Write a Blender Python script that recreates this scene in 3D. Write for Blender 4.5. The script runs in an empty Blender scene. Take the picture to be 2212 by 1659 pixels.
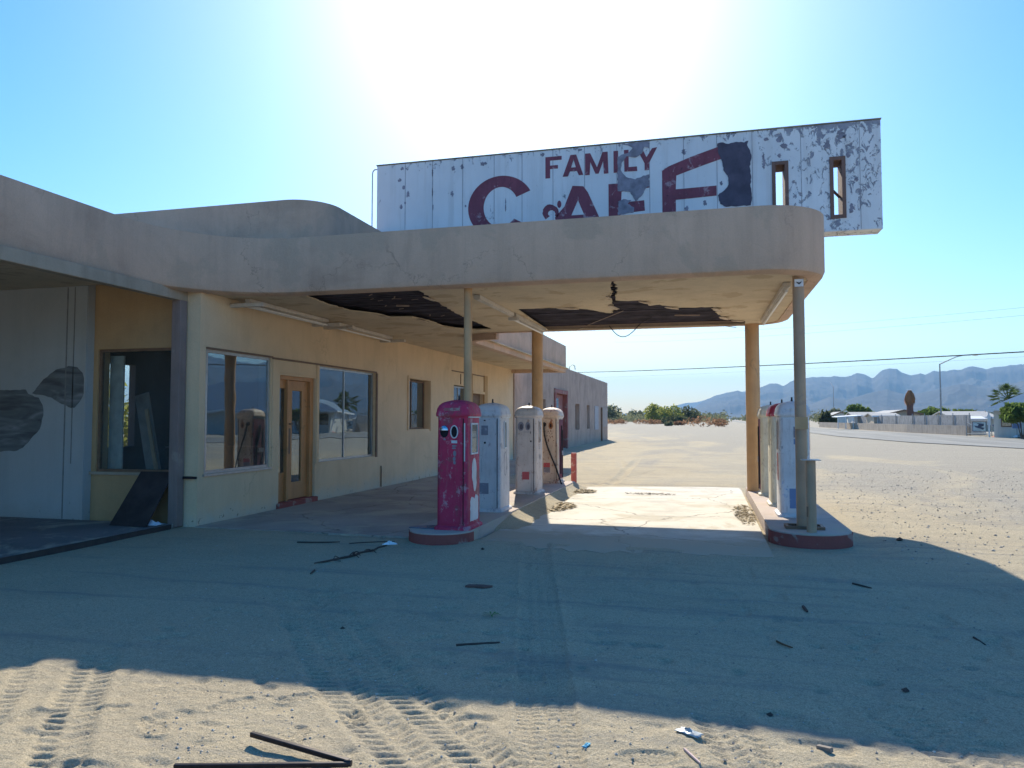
SKY_STRENGTH = 0.09
SUN_POWER = 3.5
EXPOSURE = 1.28
DUST = 0.65
HAZE = 0.00013
HAZE_COL = (0.38, 0.68, 1.0)
import bpy, bmesh, math, random
import numpy as np
from mathutils import Vector, Matrix
from mathutils.geometry import tessellate_polygon
random.seed(7)
PI = math.pi
R = math.radians
scene = bpy.context.scene
COL = scene.collection
# ------------------------------------------------------------------ camera
CAM_H = 1.6
YAW, PIT = R(14.67), R(2.67)
cam = bpy.data.cameras.new('camera')
cam.sensor_width = 36.0
cam.lens = 26.04
cam.clip_start = 0.05
cam.clip_end = 60000
co = bpy.data.objects.new('camera', cam)
COL.objects.link(co)
co.location = (0, 0, CAM_H)
co.rotation_euler = (R(90) + PIT, 0, YAW)
scene.camera = co
# sun: behind the building, to the upper left of the view axis
SUN_EL, SUN_AZ = R(35.6), R(-13.4)        # azimuth from +Y towards +X
# ------------------------------------------------------------------ helpers
def bearing(px):                      # photo column (2212 wide survey) -> X per metre of Y
    return math.tan(math.atan((px - 1106) / 1600.0) - YAW)
def spot(px, py, Y):                  # survey point at a known distance Y -> X, Z
    fw = Vector((-math.sin(YAW) * math.cos(PIT), math.cos(YAW) * math.cos(PIT), math.sin(PIT)))
    rt = Vector((math.cos(YAW), math.sin(YAW), 0))
    up = rt.cross(fw)
    d = fw + rt * ((px - 1106) / 1600.0) + up * ((829.5 - py) / 1600.0)
    t = Y / d.y
    return d.x * t, CAM_H + d.z * t
def far(x, y, Y):                     # survey of the settlement beyond the road
    return spot((2000 + x / 4.424) / 1.1302, (800 + y / 4.424) / 1.1302, Y)

def setp(o, label=None, cat=None, group=None, kind=None):
    if label: o['label'] = label
    if cat: o['category'] = cat
    if group: o['group'] = group
    if kind: o['kind'] = kind
    return o
ORG = {}
def thing(name, label, cat, loc=(0, 0, 0), group=None):
    o = bpy.data.objects.new(name, None)
    COL.objects.link(o)
    o.location = loc
    o.empty_display_size = 0.1
    ORG[o.name] = Vector(loc)
    return setp(o, label, cat, group)

class MB:
    def __init__(s):
        s.v = []; s.f = []
    def add(s, vs, fs):
        b = len(s.v)
        s.v.extend([tuple(p) for p in vs])
        s.f.extend([[b + i for i in f] for f in fs])
        return s
    def box(s, x0, x1, y0, y1, z0, z1):
        vs = [(x0, y0, z0), (x1, y0, z0), (x1, y1, z0), (x0, y1, z0), (x0, y0, z1), (x1, y0, z1), (x1, y1, z1), (x0, y1, z1)]
        return s.add(vs, [(0, 3, 2, 1), (4, 5, 6, 7), (0, 1, 5, 4), (1, 2, 6, 5), (2, 3, 7, 6), (3, 0, 4, 7)])
    def bar(s, p, q, w, h, up=(0, 0, 1)):
        p = Vector(p); q = Vector(q); d = (q - p).normalized(); u = Vector(up)
        a = d.cross(u)
        if a.length < 1e-4: a = d.cross(Vector((1, 0, 0)))
        a.normalize(); b = a.cross(d)
        vs = []
        for c in (p, q):
            for i, j in ((-1, -1), (1, -1), (1, 1), (-1, 1)):
                vs.append(c + a * (i * w / 2) + b * (j * h / 2))
        return s.add(vs, [(0, 1, 2, 3), (7, 6, 5, 4), (0, 4, 5, 1), (1, 5, 6, 2), (2, 6, 7, 3), (3, 7, 4, 0)])
    def tube(s, pts, r, n=10):
        pts = [Vector(p) for p in pts]; m = len(pts)
        rs = r if isinstance(r, (list, tuple)) else [r] * m
        vs = []; a = None
        for i, p in enumerate(pts):
            d = (pts[min(i + 1, m - 1)] - pts[max(i - 1, 0)]).normalized()
            if a is None:
                a = d.cross(Vector((0, 0, 1)))
                if a.length < 1e-3: a = d.cross(Vector((0, 1, 0)))
            a = (a - d * a.dot(d)).normalized(); b = d.cross(a)
            for k in range(n):
                t = 2 * PI * k / n
                vs.append(p + (a * math.cos(t) + b * math.sin(t)) * rs[i])
        fs = []
        for i in range(m - 1):
            for k in range(n):
                k2 = (k + 1) % n
                fs.append((i * n + k, i * n + k2, (i + 1) * n + k2, (i + 1) * n + k))
        fs.append(tuple(range(n - 1, -1, -1))); fs.append(tuple((m - 1) * n + k for k in range(n)))
        return s.add(vs, fs)
    def loft(s, rings):
        n = len(rings[0]); vs = [p for r in rings for p in r]; fs = []
        for i in range(len(rings) - 1):
            for k in range(n):
                k2 = (k + 1) % n
                fs.append((i * n + k, i * n + k2, (i + 1) * n + k2, (i + 1) * n + k))
        fs.append(tuple(range(n - 1, -1, -1))); fs.append(tuple((len(rings) - 1) * n + k for k in range(n)))
        return s.add(vs, fs)
    def prism(s, loops, mp, w0, w1):
        """extruded polygon (outer loop + holes); mp(u, v, w) -> point"""
        flat = [p for l in loops for p in l]; n = len(flat)
        tri = tessellate_polygon([[Vector((p[0], p[1], 0)) for p in l] for l in loops])
        vs = [mp(u, v, w0) for u, v in flat] + [mp(u, v, w1) for u, v in flat]
        fs = [tuple(t) for t in tri] + [tuple(i + n for i in reversed(t)) for t in tri]
        b = 0
        for l in loops:
            m = len(l)
            for i in range(m):
                j = (i + 1) % m
                fs.append((b + i, b + j, n + b + j, n + b + i))
            b += m
        return s.add(vs, fs)
    def grid(s, us, vs_, solid, mp, w0, w1):
        """plate on a rectangular grid with open cells: no inner faces"""
        nu, nv = len(us), len(vs_)
        idx = lambda i, j, k: (i * nv + j) * 2 + k
        P = [mp(us[i], vs_[j], w) for i in range(nu) for j in range(nv) for w in (w0, w1)]
        ok = lambda i, j: 0 <= i < nu - 1 and 0 <= j < nv - 1 and solid(i, j)
        F = []
        for i in range(nu - 1):
            for j in range(nv - 1):
                if not ok(i, j): continue
                for k in (0, 1):
                    F.append((idx(i, j, k), idx(i + 1, j, k), idx(i + 1, j + 1, k), idx(i, j + 1, k)))
                if not ok(i - 1, j): F.append((idx(i, j, 0), idx(i, j + 1, 0), idx(i, j + 1, 1), idx(i, j, 1)))
                if not ok(i + 1, j): F.append((idx(i + 1, j, 0), idx(i + 1, j + 1, 0), idx(i + 1, j + 1, 1), idx(i + 1, j, 1)))
                if not ok(i, j - 1): F.append((idx(i, j, 0), idx(i + 1, j, 0), idx(i + 1, j, 1), idx(i, j, 1)))
                if not ok(i, j + 1): F.append((idx(i, j + 1, 0), idx(i + 1, j + 1, 0), idx(i + 1, j + 1, 1), idx(i, j + 1, 1)))
        used = sorted({i for f in F for i in f}); mpd = {o: n for n, o in enumerate(used)}
        return s.add([P[i] for i in used], [tuple(mpd[i] for i in f) for f in F])
    def band(s, path, z0, z1, th, closed=False, lip=0.0):
        """vertical band along a plan path, thickness th to the left of travel; lip rounds its lower outer edge"""
        P = [Vector((p[0], p[1])) for p in path]; m = len(P); N = []
        for i in range(m):
            a = P[i - 1] if (i > 0 or closed) else None
            b = P[(i + 1) % m] if (i < m - 1 or closed) else None
            ns = []
            if a is not None and (P[i] - a).length > 1e-6: d = (P[i] - a).normalized(); ns.append(Vector((-d.y, d.x)))
            if b is not None and (b - P[i]).length > 1e-6: d = (b - P[i]).normalized(); ns.append(Vector((-d.y, d.x)))
            n = sum(ns, Vector((0, 0)))
            n = n.normalized() / max(0.5, n.normalized().dot(ns[0]))
            N.append(n)
        prof = [(0, z1), (0, z0 + lip), (lip * 0.3, z0 + lip * 0.3), (lip, z0), (th, z0), (th, z1)] if lip else [(0, z1), (0, z0), (th, z0), (th, z1)]
        q = len(prof)
        vs = [(P[i].x + N[i].x * o, P[i].y + N[i].y * o, z) for i in range(m) for o, z in prof]
        fs = []
        for i in range(m if closed else m - 1):
            j = (i + 1) % m
            for k in range(q):
                k2 = (k + 1) % q
                fs.append((i * q + k, i * q + k2, j * q + k2, j * q + k))
        if not closed:
            fs.append(tuple(range(q))); fs.append(tuple((m - 1) * q + k for k in range(q - 1, -1, -1)))
        return s.add(vs, fs)
    def build(s, name, mat, parent=None, smooth=False, bevel=0.0, local=False, segs=2):
        me = bpy.data.meshes.new(name)
        vs = s.v
        if parent is not None and not local:
            r = parent
            while r.parent is not None: r = r.parent
            o = ORG.get(r.name, Vector((0, 0, 0)))
            vs = [(p[0] - o.x, p[1] - o.y, p[2] - o.z) for p in vs]
        me.from_pydata(vs, [], s.f)
        bm = bmesh.new(); bm.from_mesh(me)
        bmesh.ops.recalc_face_normals(bm, faces=bm.faces[:])
        bm.to_mesh(me); bm.free()
        if smooth:
            me.shade_smooth(); me.set_sharp_from_angle(angle=R(38))
        me.materials.append(mat)
        ob = bpy.data.objects.new(name, me)
        COL.objects.link(ob)
        if parent is not None: ob.parent = parent
        if bevel:
            b = ob.modifiers.new('edge', 'BEVEL'); b.width = bevel; b.segments = segs; b.limit_method = 'ANGLE'; b.angle_limit = R(40)
        return ob

XZ = lambda y: (lambda u, v, w: (u, w, v))          # plate in the XZ plane, thickness along Y
def mXZ(u, v, w): return (u, w, v)
def mYZ(u, v, w): return (w, u, v)
def mXY(u, v, w): return (u, v, w)
def arcpts(cx, cy, r, a0, a1, n):
    return [(cx + r * math.cos(R(a0 + (a1 - a0) * i / n)), cy + r * math.sin(R(a0 + (a1 - a0) * i / n))) for i in range(n + 1)]
def ellipse(cx, cy, a, b, n=20):
    return [(cx + a * math.cos(2 * PI * i / n), cy + b * math.sin(2 * PI * i / n)) for i in range(n)]
def jag(pts, amp, step, rnd, keep=lambda p: False):
    out = []
    for i, p in enumerate(pts):
        q = pts[(i + 1) % len(pts)]
        L = math.hypot(q[0] - p[0], q[1] - p[1]); n = max(1, int(L / step))
        if keep(p) and keep(q): n = 1
        for k in range(n):
            t = k / n; x = p[0] + (q[0] - p[0]) * t; y = p[1] + (q[1] - p[1]) * t
            if k and not (keep(p) and keep(q)):
                x += rnd.uniform(-amp, amp); y += rnd.uniform(-amp, amp)
            out.append((x, y))
    return out
def rrect(w, d, r, cx=0.0, cy=0.0, n=5):
    out = []
    for sx, sy, a in ((1, -1, -90), (1, 1, 0), (-1, 1, 90), (-1, -1, 180)):
        for k in range(n + 1):
            t = R(a + 90 * k / n)
            out.append((cx + sx * (w / 2 - r) + r * math.cos(t), cy + sy * (d / 2 - r) + r * math.sin(t)))
    return out
def text_faces(s, size):
    c = bpy.data.curves.new('glyphs', 'FONT'); c.body = s; c.size = size; c.resolution_u = 3
    o = bpy.data.objects.new('glyphs', c); COL.objects.link(o)
    me = bpy.data.meshes.new_from_object(o.evaluated_get(bpy.context.evaluated_depsgraph_get()))
    vs = [tuple(v.co) for v in me.vertices]; fs = [tuple(p.vertices) for p in me.polygons]
    bpy.data.objects.remove(o); bpy.data.curves.remove(c); bpy.data.meshes.remove(me)
    return vs, fs
# ------------------------------------------------------------------ materials
class NB:
    def __init__(s, name):
        s.m = bpy.data.materials.new(name); s.m.use_nodes = True
        s.t = s.m.node_tree; s.t.nodes.clear()
        s.o = s.t.nodes.new('ShaderNodeOutputMaterial')
    def n(s, typ, **kw):
        nd = s.t.nodes.new(typ)
        for k, v in kw.items(): setattr(nd, k, v)
        return nd
    def put(s, sock, val):
        if isinstance(val, bpy.types.NodeSocket): s.t.links.new(val, sock)
        elif isinstance(val, (tuple, list)) and len(val) == 3 and sock.type == 'RGBA': sock.default_value = (*val, 1)
        else: sock.default_value = val
    def coord(s, scale=(1, 1, 1), rot=(0, 0, 0)):
        tc = s.n('ShaderNodeTexCoord'); mp = s.n('ShaderNodeMapping')
        s.t.links.new(tc.outputs['Object'], mp.inputs['Vector'])
        mp.inputs['Scale'].default_value = scale; mp.inputs['Rotation'].default_value = rot
        return mp.outputs['Vector']
    def noise(s, vec, scale, detail=4.0, rough=0.55, dist=0.0):
        nd = s.n('ShaderNodeTexNoise'); s.put(nd.inputs['Vector'], vec)
        nd.inputs['Scale'].default_value = scale; nd.inputs['Detail'].default_value = detail
        nd.inputs['Roughness'].default_value = rough; nd.inputs['Distortion'].default_value = dist
        return nd.outputs['Fac']
    def voro(s, vec, scale, feature='F1'):
        nd = s.n('ShaderNodeTexVoronoi', feature=feature); s.put(nd.inputs['Vector'], vec)
        nd.inputs['Scale'].default_value = scale
        return nd.outputs['Distance']
    def ramp(s, fac, stops):
        nd = s.n('ShaderNodeValToRGB'); s.put(nd.inputs['Fac'], fac); e = nd.color_ramp.elements
        while len(e) < len(stops): e.new(0.5)
        for i, (p, c) in enumerate(stops):
            e[i].position = p; e[i].color = (c, c, c, 1) if isinstance(c, (int, float)) else (*c, 1)
        return nd.outputs['Color']
    def mix(s, fac, a, b, mode='MIX'):
        nd = s.n('ShaderNodeMix', data_type='RGBA', blend_type=mode)
        s.put(nd.inputs[0], fac); s.put(nd.inputs[6], a); s.put(nd.inputs[7], b)
        return nd.outputs[2]
    def math(s, op, a, b=0.0):
        nd = s.n('ShaderNodeMath', operation=op); s.put(nd.inputs[0], a); s.put(nd.inputs[1], b)
        return nd.outputs[0]
    def sep(s, vec):
        nd = s.n('ShaderNodeSeparateXYZ'); s.put(nd.inputs[0], vec); return nd.outputs
    def bump(s, h, dist, strength=1.0, prev=None):
        nd = s.n('ShaderNodeBump'); s.put(nd.inputs['Height'], h)
        nd.inputs['Distance'].default_value = dist; nd.inputs['Strength'].default_value = strength
        if prev is not None: s.put(nd.inputs['Normal'], prev)
        return nd.outputs[0]
    def done(s, color, rough=0.8, normal=None, metal=0.0, spec=0.3):
        p = s.n('ShaderNodeBsdfPrincipled')
        s.put(p.inputs['Base Color'], color); s.put(p.inputs['Roughness'], rough)
        p.inputs['Metallic'].default_value = metal; p.inputs['Specular IOR Level'].default_value = spec
        if normal is not None: s.put(p.inputs['Normal'], normal)
        s.t.links.new(p.outputs[0], s.o.inputs['Surface'])
        return s.m
def mul(c, k): return tuple(min(1, x * k) for x in c)
def stucco(name, c, var=0.25, streak=0.35, bump=0.006, patch=None, psize=0.9, dirt=None, crack=0.0):
    b = NB(name); v = b.coord()
    big = b.noise(v, 0.9, 5, 0.6, 0.6)
    col = b.ramp(big, [(0.28, mul(c, 1 - var)), (0.5, c), (0.74, mul(c, 1 + var * 0.6))])
    st = b.noise(b.coord((3.2, 3.2, 0.28)), 1.6, 5, 0.65)
    col = b.mix(b.ramp(st, [(0.47, 0.0), (0.68, streak)]), col, mul(c, 0.5))
    if patch:
        pn = b.noise(v, psize, 6, 0.62, 0.4)
        col = b.mix(b.ramp(pn, [(0.56, 0.0), (0.6, 0.75)]), col, patch)
    if dirt:
        z = b.sep(v)[2]; dn = b.noise(v, 3.0, 5, 0.7)
        h = b.math('ADD', b.math('MULTIPLY', dn, 0.7), b.math('MULTIPLY', z, -1.3))
        col = b.mix(b.ramp(h, [(0.02, 0.0), (0.4, 0.8)]), col, dirt)
        cn = b.noise(v, 9.0, 6, 0.7, 0.4)
        ch = b.math('ADD', cn, b.math('MULTIPLY', z, -0.22))
        col = b.mix(b.ramp(ch, [(0.60, 0.0), (0.63, 0.8)]), col, mul(c, 0.36))
    if crack:
        w = b.noise(v, 1.4, 5, 0.7); cc = b.n('ShaderNodeCombineXYZ'); b.put(cc.inputs[0], b.math('MULTIPLY', w, 1.1)); b.put(cc.inputs[1], b.math('MULTIPLY', w, 0.7)); b.put(cc.inputs[2], b.math('MULTIPLY', b.noise(v, 2.1, 5, 0.7), 1.0))
        va = b.n('ShaderNodeVectorMath', operation='ADD'); b.put(va.inputs[0], v); b.put(va.inputs[1], cc.outputs[0])
        cm = b.ramp(b.voro(va.outputs[0], 0.55, 'DISTANCE_TO_EDGE'), [(0.0, crack), (0.008, 0.0)])
        cm = b.mix(1.0, cm, b.ramp(b.noise(v, 0.7, 3), [(0.45, 0.0), (0.6, 1.0)]), 'MULTIPLY')
        col = b.mix(cm, col, mul(c, 0.35))
    fine = b.noise(v, 55, 4, 0.7); mid = b.noise(v, 7, 5, 0.6)
    col = b.mix(0.16, col, b.ramp(fine, [(0.3, 0.25), (0.7, 1.0)]), 'MULTIPLY')
    h = b.math('ADD', b.math('MULTIPLY', fine, 0.5), b.math('MULTIPLY', mid, 1.2))
    return b.done(col, 0.92, b.bump(h, bump), spec=0.15)
def paint(name, c, wear=None, amt=0.5, scale=3.0, rough=0.5, rust=None, streak=0.25, metal=0.0, rth=0.585, dent=0.0):
    b = NB(name); v = b.coord()
    col = b.ramp(b.noise(v, 2.2, 4), [(0.3, mul(c, 0.82)), (0.7, mul(c, 1.08))])
    st = b.noise(b.coord((9, 9, 0.7)), 1.5, 4, 0.6)
    col = b.mix(b.ramp(st, [(0.5, 0.0), (0.72, streak)]), col, mul(c, 0.45))
    w = b.noise(v, scale, 8, 0.68, 0.5)
    if wear: col = b.mix(b.ramp(w, [(amt, 0.0), (amt + 0.05, 0.9)]), col, wear)
    if rust:
        rn = b.noise(b.coord((1.3, 1.3, 0.9)), scale * 2.3, 9, 0.74, 0.3)
        col = b.mix(b.ramp(rn, [(rth, 0.0), (rth + 0.05, 0.9)]), col, rust)
        dn = b.noise(b.coord((1.6, 1.6, 0.35)), scale * 3, 7, 0.7)
        col = b.mix(b.ramp(dn, [(0.55, 0.0), (0.72, 0.5)]), col, mul(rust, 0.7))
    f = b.noise(v, 26, 5, 0.6)
    return b.done(col, b.ramp(f, [(0.3, rough - 0.08), (0.7, rough + 0.15)]), b.bump(b.math('ADD', b.math('ADD', w, b.math('MULTIPLY', f, 0.3)), b.math('MULTIPLY', b.noise(v, 3.2, 2), dent)), 0.006), metal=metal, spec=0.4)
def plain(name, c, rough=0.7, metal=0.0, var=0.2, scale=8.0, spec=0.3, bump=0.0):
    b = NB(name); v = b.coord(); n = b.noise(v, scale, 5, 0.6)
    return b.done(b.ramp(n, [(0.3, mul(c, 1 - var)), (0.7, mul(c, 1 + var))]), rough, b.bump(n, bump) if bump else None, metal=metal, spec=spec)
def glassy(name, tint, refl=1.0, base=0.06, dust=1.0):
    b = NB(name); v = b.coord()
    tr = b.n('ShaderNodeBsdfTransparent'); tr.inputs[0].default_value = (*tint, 1)
    gl = b.n('ShaderNodeBsdfGlossy'); gl.inputs['Roughness'].default_value = 0.015
    gl.inputs['Color'].default_value = (0.74, 0.85, 0.92, 1)
    b.put(gl.inputs['Normal'], b.bump(b.noise(v, 0.8, 2), 0.004))
    di = b.n('ShaderNodeBsdfDiffuse'); di.inputs[0].default_value = (0.32, 0.31, 0.28, 1)
    fr = b.n('ShaderNodeFresnel'); geo = b.n('ShaderNodeNewGeometry')
    b.put(fr.inputs['IOR'], b.math('ADD', b.math('MULTIPLY', geo.outputs['Backfacing'], 1 / 1.62 - 1.62), 1.62))
    f = b.math('ADD', b.math('MULTIPLY', fr.outputs[0], refl), base)
    m1 = b.n('ShaderNodeMixShader'); b.put(m1.inputs[0], f); b.t.links.new(tr.outputs[0], m1.inputs[1]); b.t.links.new(gl.outputs[0], m1.inputs[2])
    m2 = b.n('ShaderNodeMixShader')
    b.put(m2.inputs[0], b.ramp(b.noise(v, 1.7, 7, 0.65), [(0.35, 0.05 * dust), (0.7, 0.22 * dust)]))
    b.t.links.new(m1.outputs[0], m2.inputs[1]); b.t.links.new(di.outputs[0], m2.inputs[2])
    b.t.links.new(m2.outputs[0], b.o.inputs['Surface'])
    return b.m
# ------------------------------------------------------------------ sky, sun
w = bpy.data.worlds.new('World'); scene.world = w; w.use_nodes = True
nt = w.node_tree; nt.nodes.clear()
sky = nt.nodes.new('ShaderNodeTexSky'); sky.sky_type = 'NISHITA'; sky.sun_disc = False
sky.sun_elevation = SUN_EL; sky.sun_rotation = SUN_AZ
sky.altitude = 100; sky.air_density = 1.0; sky.dust_density = DUST; sky.ozone_density = 1.6
bg = nt.nodes.new('ShaderNodeBackground'); bg.inputs['Strength'].default_value = SKY_STRENGTH
wo = nt.nodes.new('ShaderNodeOutputWorld')
hs = nt.nodes.new('ShaderNodeHueSaturation'); hs.inputs['Saturation'].default_value = 1.55
tint = nt.nodes.new('ShaderNodeMix'); tint.data_type = 'RGBA'; tint.blend_type = 'MULTIPLY'; tint.inputs[0].default_value = 1.0; tint.inputs[7].default_value = (0.91, 1.005, 1.08, 1)
nt.links.new(sky.outputs[0], hs.inputs['Color']); nt.links.new(hs.outputs[0], tint.inputs[6])
nt.links.new(tint.outputs[2], bg.inputs[0]); nt.links.new(bg.outputs[0], wo.inputs['Surface'])
sd = Vector((math.sin(SUN_AZ) * math.cos(SUN_EL), math.cos(SUN_AZ) * math.cos(SUN_EL), math.sin(SUN_EL)))
sl = bpy.data.lights.new('sun', 'SUN'); sl.energy = SUN_POWER; sl.angle = R(0.53); sl.color = (1.0, 0.915, 0.765)
so = bpy.data.objects.new('sun', sl); COL.objects.link(so); so.rotation_euler = sd.to_track_quat('Z', 'Y').to_euler()
so.location = (-20, 60, 60)

# ------------------------------------------------------------------ ground: one sheet to the horizon
def grow(start, step, k, lim):
    out = []; x = start
    while x < lim:
        step *= k; x += step; out.append(x)
    return out
XR, YR = 12000.0, 12000.0
fx = list(np.arange(-4.3, 2.6, 0.0155)); fy = list(np.arange(2.55, 5.1, 0.0115))
gx_ = [-(v) for v in grow(-fx[0], 0.0155, 1.07, XR)][::-1] + fx + grow(fx[-1], 0.0155, 1.07, XR)
gy_ = [-(v) for v in grow(-fy[0], 0.05, 1.35, YR)][::-1] + fy + grow(fy[-1], 0.0115, 1.028, YR)
gx_ = np.array(gx_); gy_ = np.array(gy_)
GX, GY = np.meshgrid(gx_, gy_, indexing='ij')
def vnoise(x, y, s, seed):
    r = np.random.RandomState(seed); T = r.rand(257, 257)
    u = np.abs(x * s + 1000.3); v = np.abs(y * s + 1000.7)
    iu = np.floor(u).astype(np.int64); iv = np.floor(v).astype(np.int64); fu = u - iu; fv = v - iv
    fu = fu * fu * (3 - 2 * fu); fv = fv * fv * (3 - 2 * fv); iu %= 256; iv %= 256
    return ((T[iu, iv] * (1 - fu) + T[iu + 1, iv] * fu) * (1 - fv) + (T[iu, iv + 1] * (1 - fu) + T[iu + 1, iv + 1] * fu) * fv) - 0.5
def sst(a, b, x):
    t = np.clip((x - a) / (b - a), 0, 1); return t * t * (3 - 2 * t)
def relief(x, y):
    d = np.hypot(x, y)
    near = 1 - sst(6.5, 11, d); mid = 1 - sst(30, 60, d)
    z = 0.030 * vnoise(x, y, 0.55, 1) * mid + 0.016 * vnoise(x, y, 1.9, 2) * mid
    z = z + near * (0.009 * vnoise(x, y, 6.0, 3) + 0.006 * vnoise(x, y, 14.0, 4) + 0.0035 * vnoise(x, y, 33.0, 5))
    # scattered scuffs and pits
    pit = vnoise(x, y, 4.3, 11) * 0.6 + vnoise(x, y, 9.1, 12) * 0.5
    z = z - near * 0.018 * sst(0.17, 0.34, pit)
    def frame(p, q):
        dx, dy = q[0] - p[0], q[1] - p[1]; L = math.hypot(dx, dy); dx /= L; dy /= L
        s = (x - p[0]) * dx + (y - p[1]) * dy; t = (x - p[0]) * (-dy) + (y - p[1]) * dx
        return s, t, L
    def lugs(p, q, width, cols, pitch, depth, chev, seed, fill=0.55, wob=0.0):
        s, t, L = frame(p, q); t = t + wob * np.sin(s * 1.9 + seed)
        inside = sst(-0.25, 0.2, s) * (1 - sst(L - 0.1, L + 0.4, s))
        a = np.zeros_like(x); wc = width / cols
        for k in range(cols):
            tc = -width / 2 + wc * (k + 0.5)
            lat = 1 - sst(wc * 0.26, wc * 0.46, np.abs(t - tc))
            ph = s / pitch + 0.43 * k + chev * (t - tc) / wc * (1 if k % 2 else -1)
            ph = ph + 0.5 * vnoise(x, y, 2.4, seed + k)
            tri = np.abs((ph % 1.0) - 0.5) * 2
            a = a + lat * sst(1 - fill - 0.2, 1 - fill + 0.3, tri) * (0.72 + 0.8 * vnoise(x, y, 5.0, seed + 20 + k))
        rim = np.exp(-((np.abs(t) - width * 0.56) / 0.035) ** 2) * 0.25
        bed = (1 - sst(width * 0.46, width * 0.56, np.abs(t))) * 0.35
        return inside * depth * (rim - a - bed)
    def ribs(p, q, width, n, depth, tick, tickd):
        s, t, L = frame(p, q); inside = sst(-0.6, 0.3, s) * (1 - sst(L - 0.1, L + 0.4, s))
        core = 1 - sst(width * 0.46, width * 0.53, np.abs(t))
        g = np.maximum(0, np.cos(2 * PI * n * t / width)) ** 4
        tk = np.maximum(0, np.sin(2 * PI * (s / tick + 0.25 * np.sin(t * 26) + 0.35 * vnoise(x, y, 3.0, 77)))) ** 3
        rim = np.exp(-((np.abs(t) - width * 0.55) / 0.03) ** 2) * 0.5
        return inside * ((core * (-0.4 - 0.6 * g) + rim) * depth - core * (1 - g) * tk * tickd)
    z = z + lugs((-4.02, 4.25), (-2.78, 2.66), 0.27, 2, 0.085, 0.019, 0.5, 31, 0.5, 0.02)
    z = z + lugs((-4.42, 4.05), (-3.25, 2.66), 0.13, 1, 0.085, 0.013, 0.3, 35, 0.5, 0.02)
    z = z + lugs((-3.75, 6.25), (-0.96, 3.05), 0.62, 4, 0.078, 0.019, 0.9, 41, 0.5, 0.03)
    z = z + ribs((-2.35, 10.2), (-0.62, 3.0), 0.33, 4, 0.017, 0.052, 0.009)
    z = z + lugs((0.02, 4.3), (0.28, 3.2), 0.30, 3, 0.07, 0.014, 1.2, 51, 0.5)
    z = z + lugs((0.95, 4.5), (1.45, 3.5), 0.34, 3, 0.075, 0.013, 0.8, 57, 0.5)
    z = z + ribs((-3.2, 6.4), (1.9, 4.1), 0.28, 3, 0.007, 0.07, 0.003) * 0.6
    z = z + ribs((-0.3, 7.4), (1.8, 4.2), 0.30, 4, 0.006, 0.06, 0.003)
    # boot prints: a sole outline with lug rows
    for (px, py, an, sc) in ((-0.28, 3.63, 0.25, 1.0), (-2.62, 3.72, 1.0, 0.95), (-2.82, 3.35, 2.6, 1.0), (-2.30, 3.90, 0.6, 0.9), (-3.25, 3.45, 0.8, 1.0), (-2.02, 3.42, 1.9, 0.95), (0.55, 3.72, 0.4, 1.0), (-0.02, 3.5, 2.9, 1.0), (-1.85, 3.75, 2.2, 0.9)):
        c, s_ = math.cos(an), math.sin(an); u = ((x - px) * c + (y - py) * s_) / sc; v = (-(x - px) * s_ + (y - py) * c) / sc
        hw = 0.042 + 0.012 * np.cos(u * 22)
        ins = (1 - sst(hw - 0.006, hw + 0.006, np.abs(v))) * (1 - sst(0.13, 0.142, np.abs(u)))
        z = z - ins * (0.006 + 0.007 * (np.sin(u * 210) > 0) * (np.sin(v * 190 + u * 60) > -0.3))
        z = z + 0.006 * np.exp(-((np.hypot(u / 0.15, v / 0.062) - 1.08) / 0.10) ** 2)
    # wheel ruts crossing the far lot
    for (p, q, wd) in (((-2.2, 17.0), (-2.6, 30.0), 0.25), ((-2.9, 17.0), (-1.3, 24.0), 0.22), ((-1.4, 24.0), (6.0, 19.0), 0.22), ((-3.4, 30.0), (-2.3, 22.0), 0.25), ((-1.0, 34.0), (9, 26), 0.3), ((2.5, 13.5), (9, 24), 0.3), ((3.4, 12.6), (11, 22), 0.3)):
        s, t, L = frame(p, q)
        z = z + sst(0, 1.5, s) * (1 - sst(L - 1.5, L, s)) * (np.exp(-((np.abs(t) - wd * 0.7) / 0.09) ** 2) * 0.02 - np.exp(-(t / (wd * 0.5)) ** 2) * 0.03)
    far_ = sst(25, 70, d) * (1 - sst(900, 3000, d))
    z = z + far_ * 0.05 * vnoise(x, y, 0.05, 9)
    # bedding under slabs and buildings stays low
    slab = sst(-7.9, -7.4, x) * (1 - sst(2.0, 2.3, x)) * sst(9.2, 9.9, y) * (1 - sst(17.9, 18.5, y))
    slab = np.maximum(slab, (1 - sst(-7.7, -7.5, x)) * sst(-60, -40, x) * sst(-1, 0, y) * (1 - sst(62, 66, y)))
    return z * (1 - slab) - 0.03 * slab
GZ = relief(GX, GY)
nx, ny = len(gx_), len(gy_)
ve = np.stack([GX.ravel(), GY.ravel(), GZ.ravel()], 1).astype(np.float32)
ii = (np.arange(nx - 1)[:, None] * ny + np.arange(ny - 1)[None, :]).ravel()
qd = np.stack([ii, ii + ny, ii + ny + 1, ii + 1], 1).astype(np.int32)
me = bpy.data.meshes.new('ground')
me.vertices.add(len(ve)); me.vertices.foreach_set('co', ve.ravel())
me.loops.add(qd.size); me.loops.foreach_set('vertex_index', qd.ravel())
me.polygons.add(len(qd)); me.polygons.foreach_set('loop_start', np.arange(0, qd.size, 4, dtype=np.int32))
me.polygons.foreach_set('use_smooth', np.ones(len(qd), dtype=bool))
me.update(calc_edges=True)
def gz_at(x, y): return float(relief(np.array([[x]]), np.array([[y]]))[0, 0])
b = NB('sandy_ground'); v = b.coord()
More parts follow.
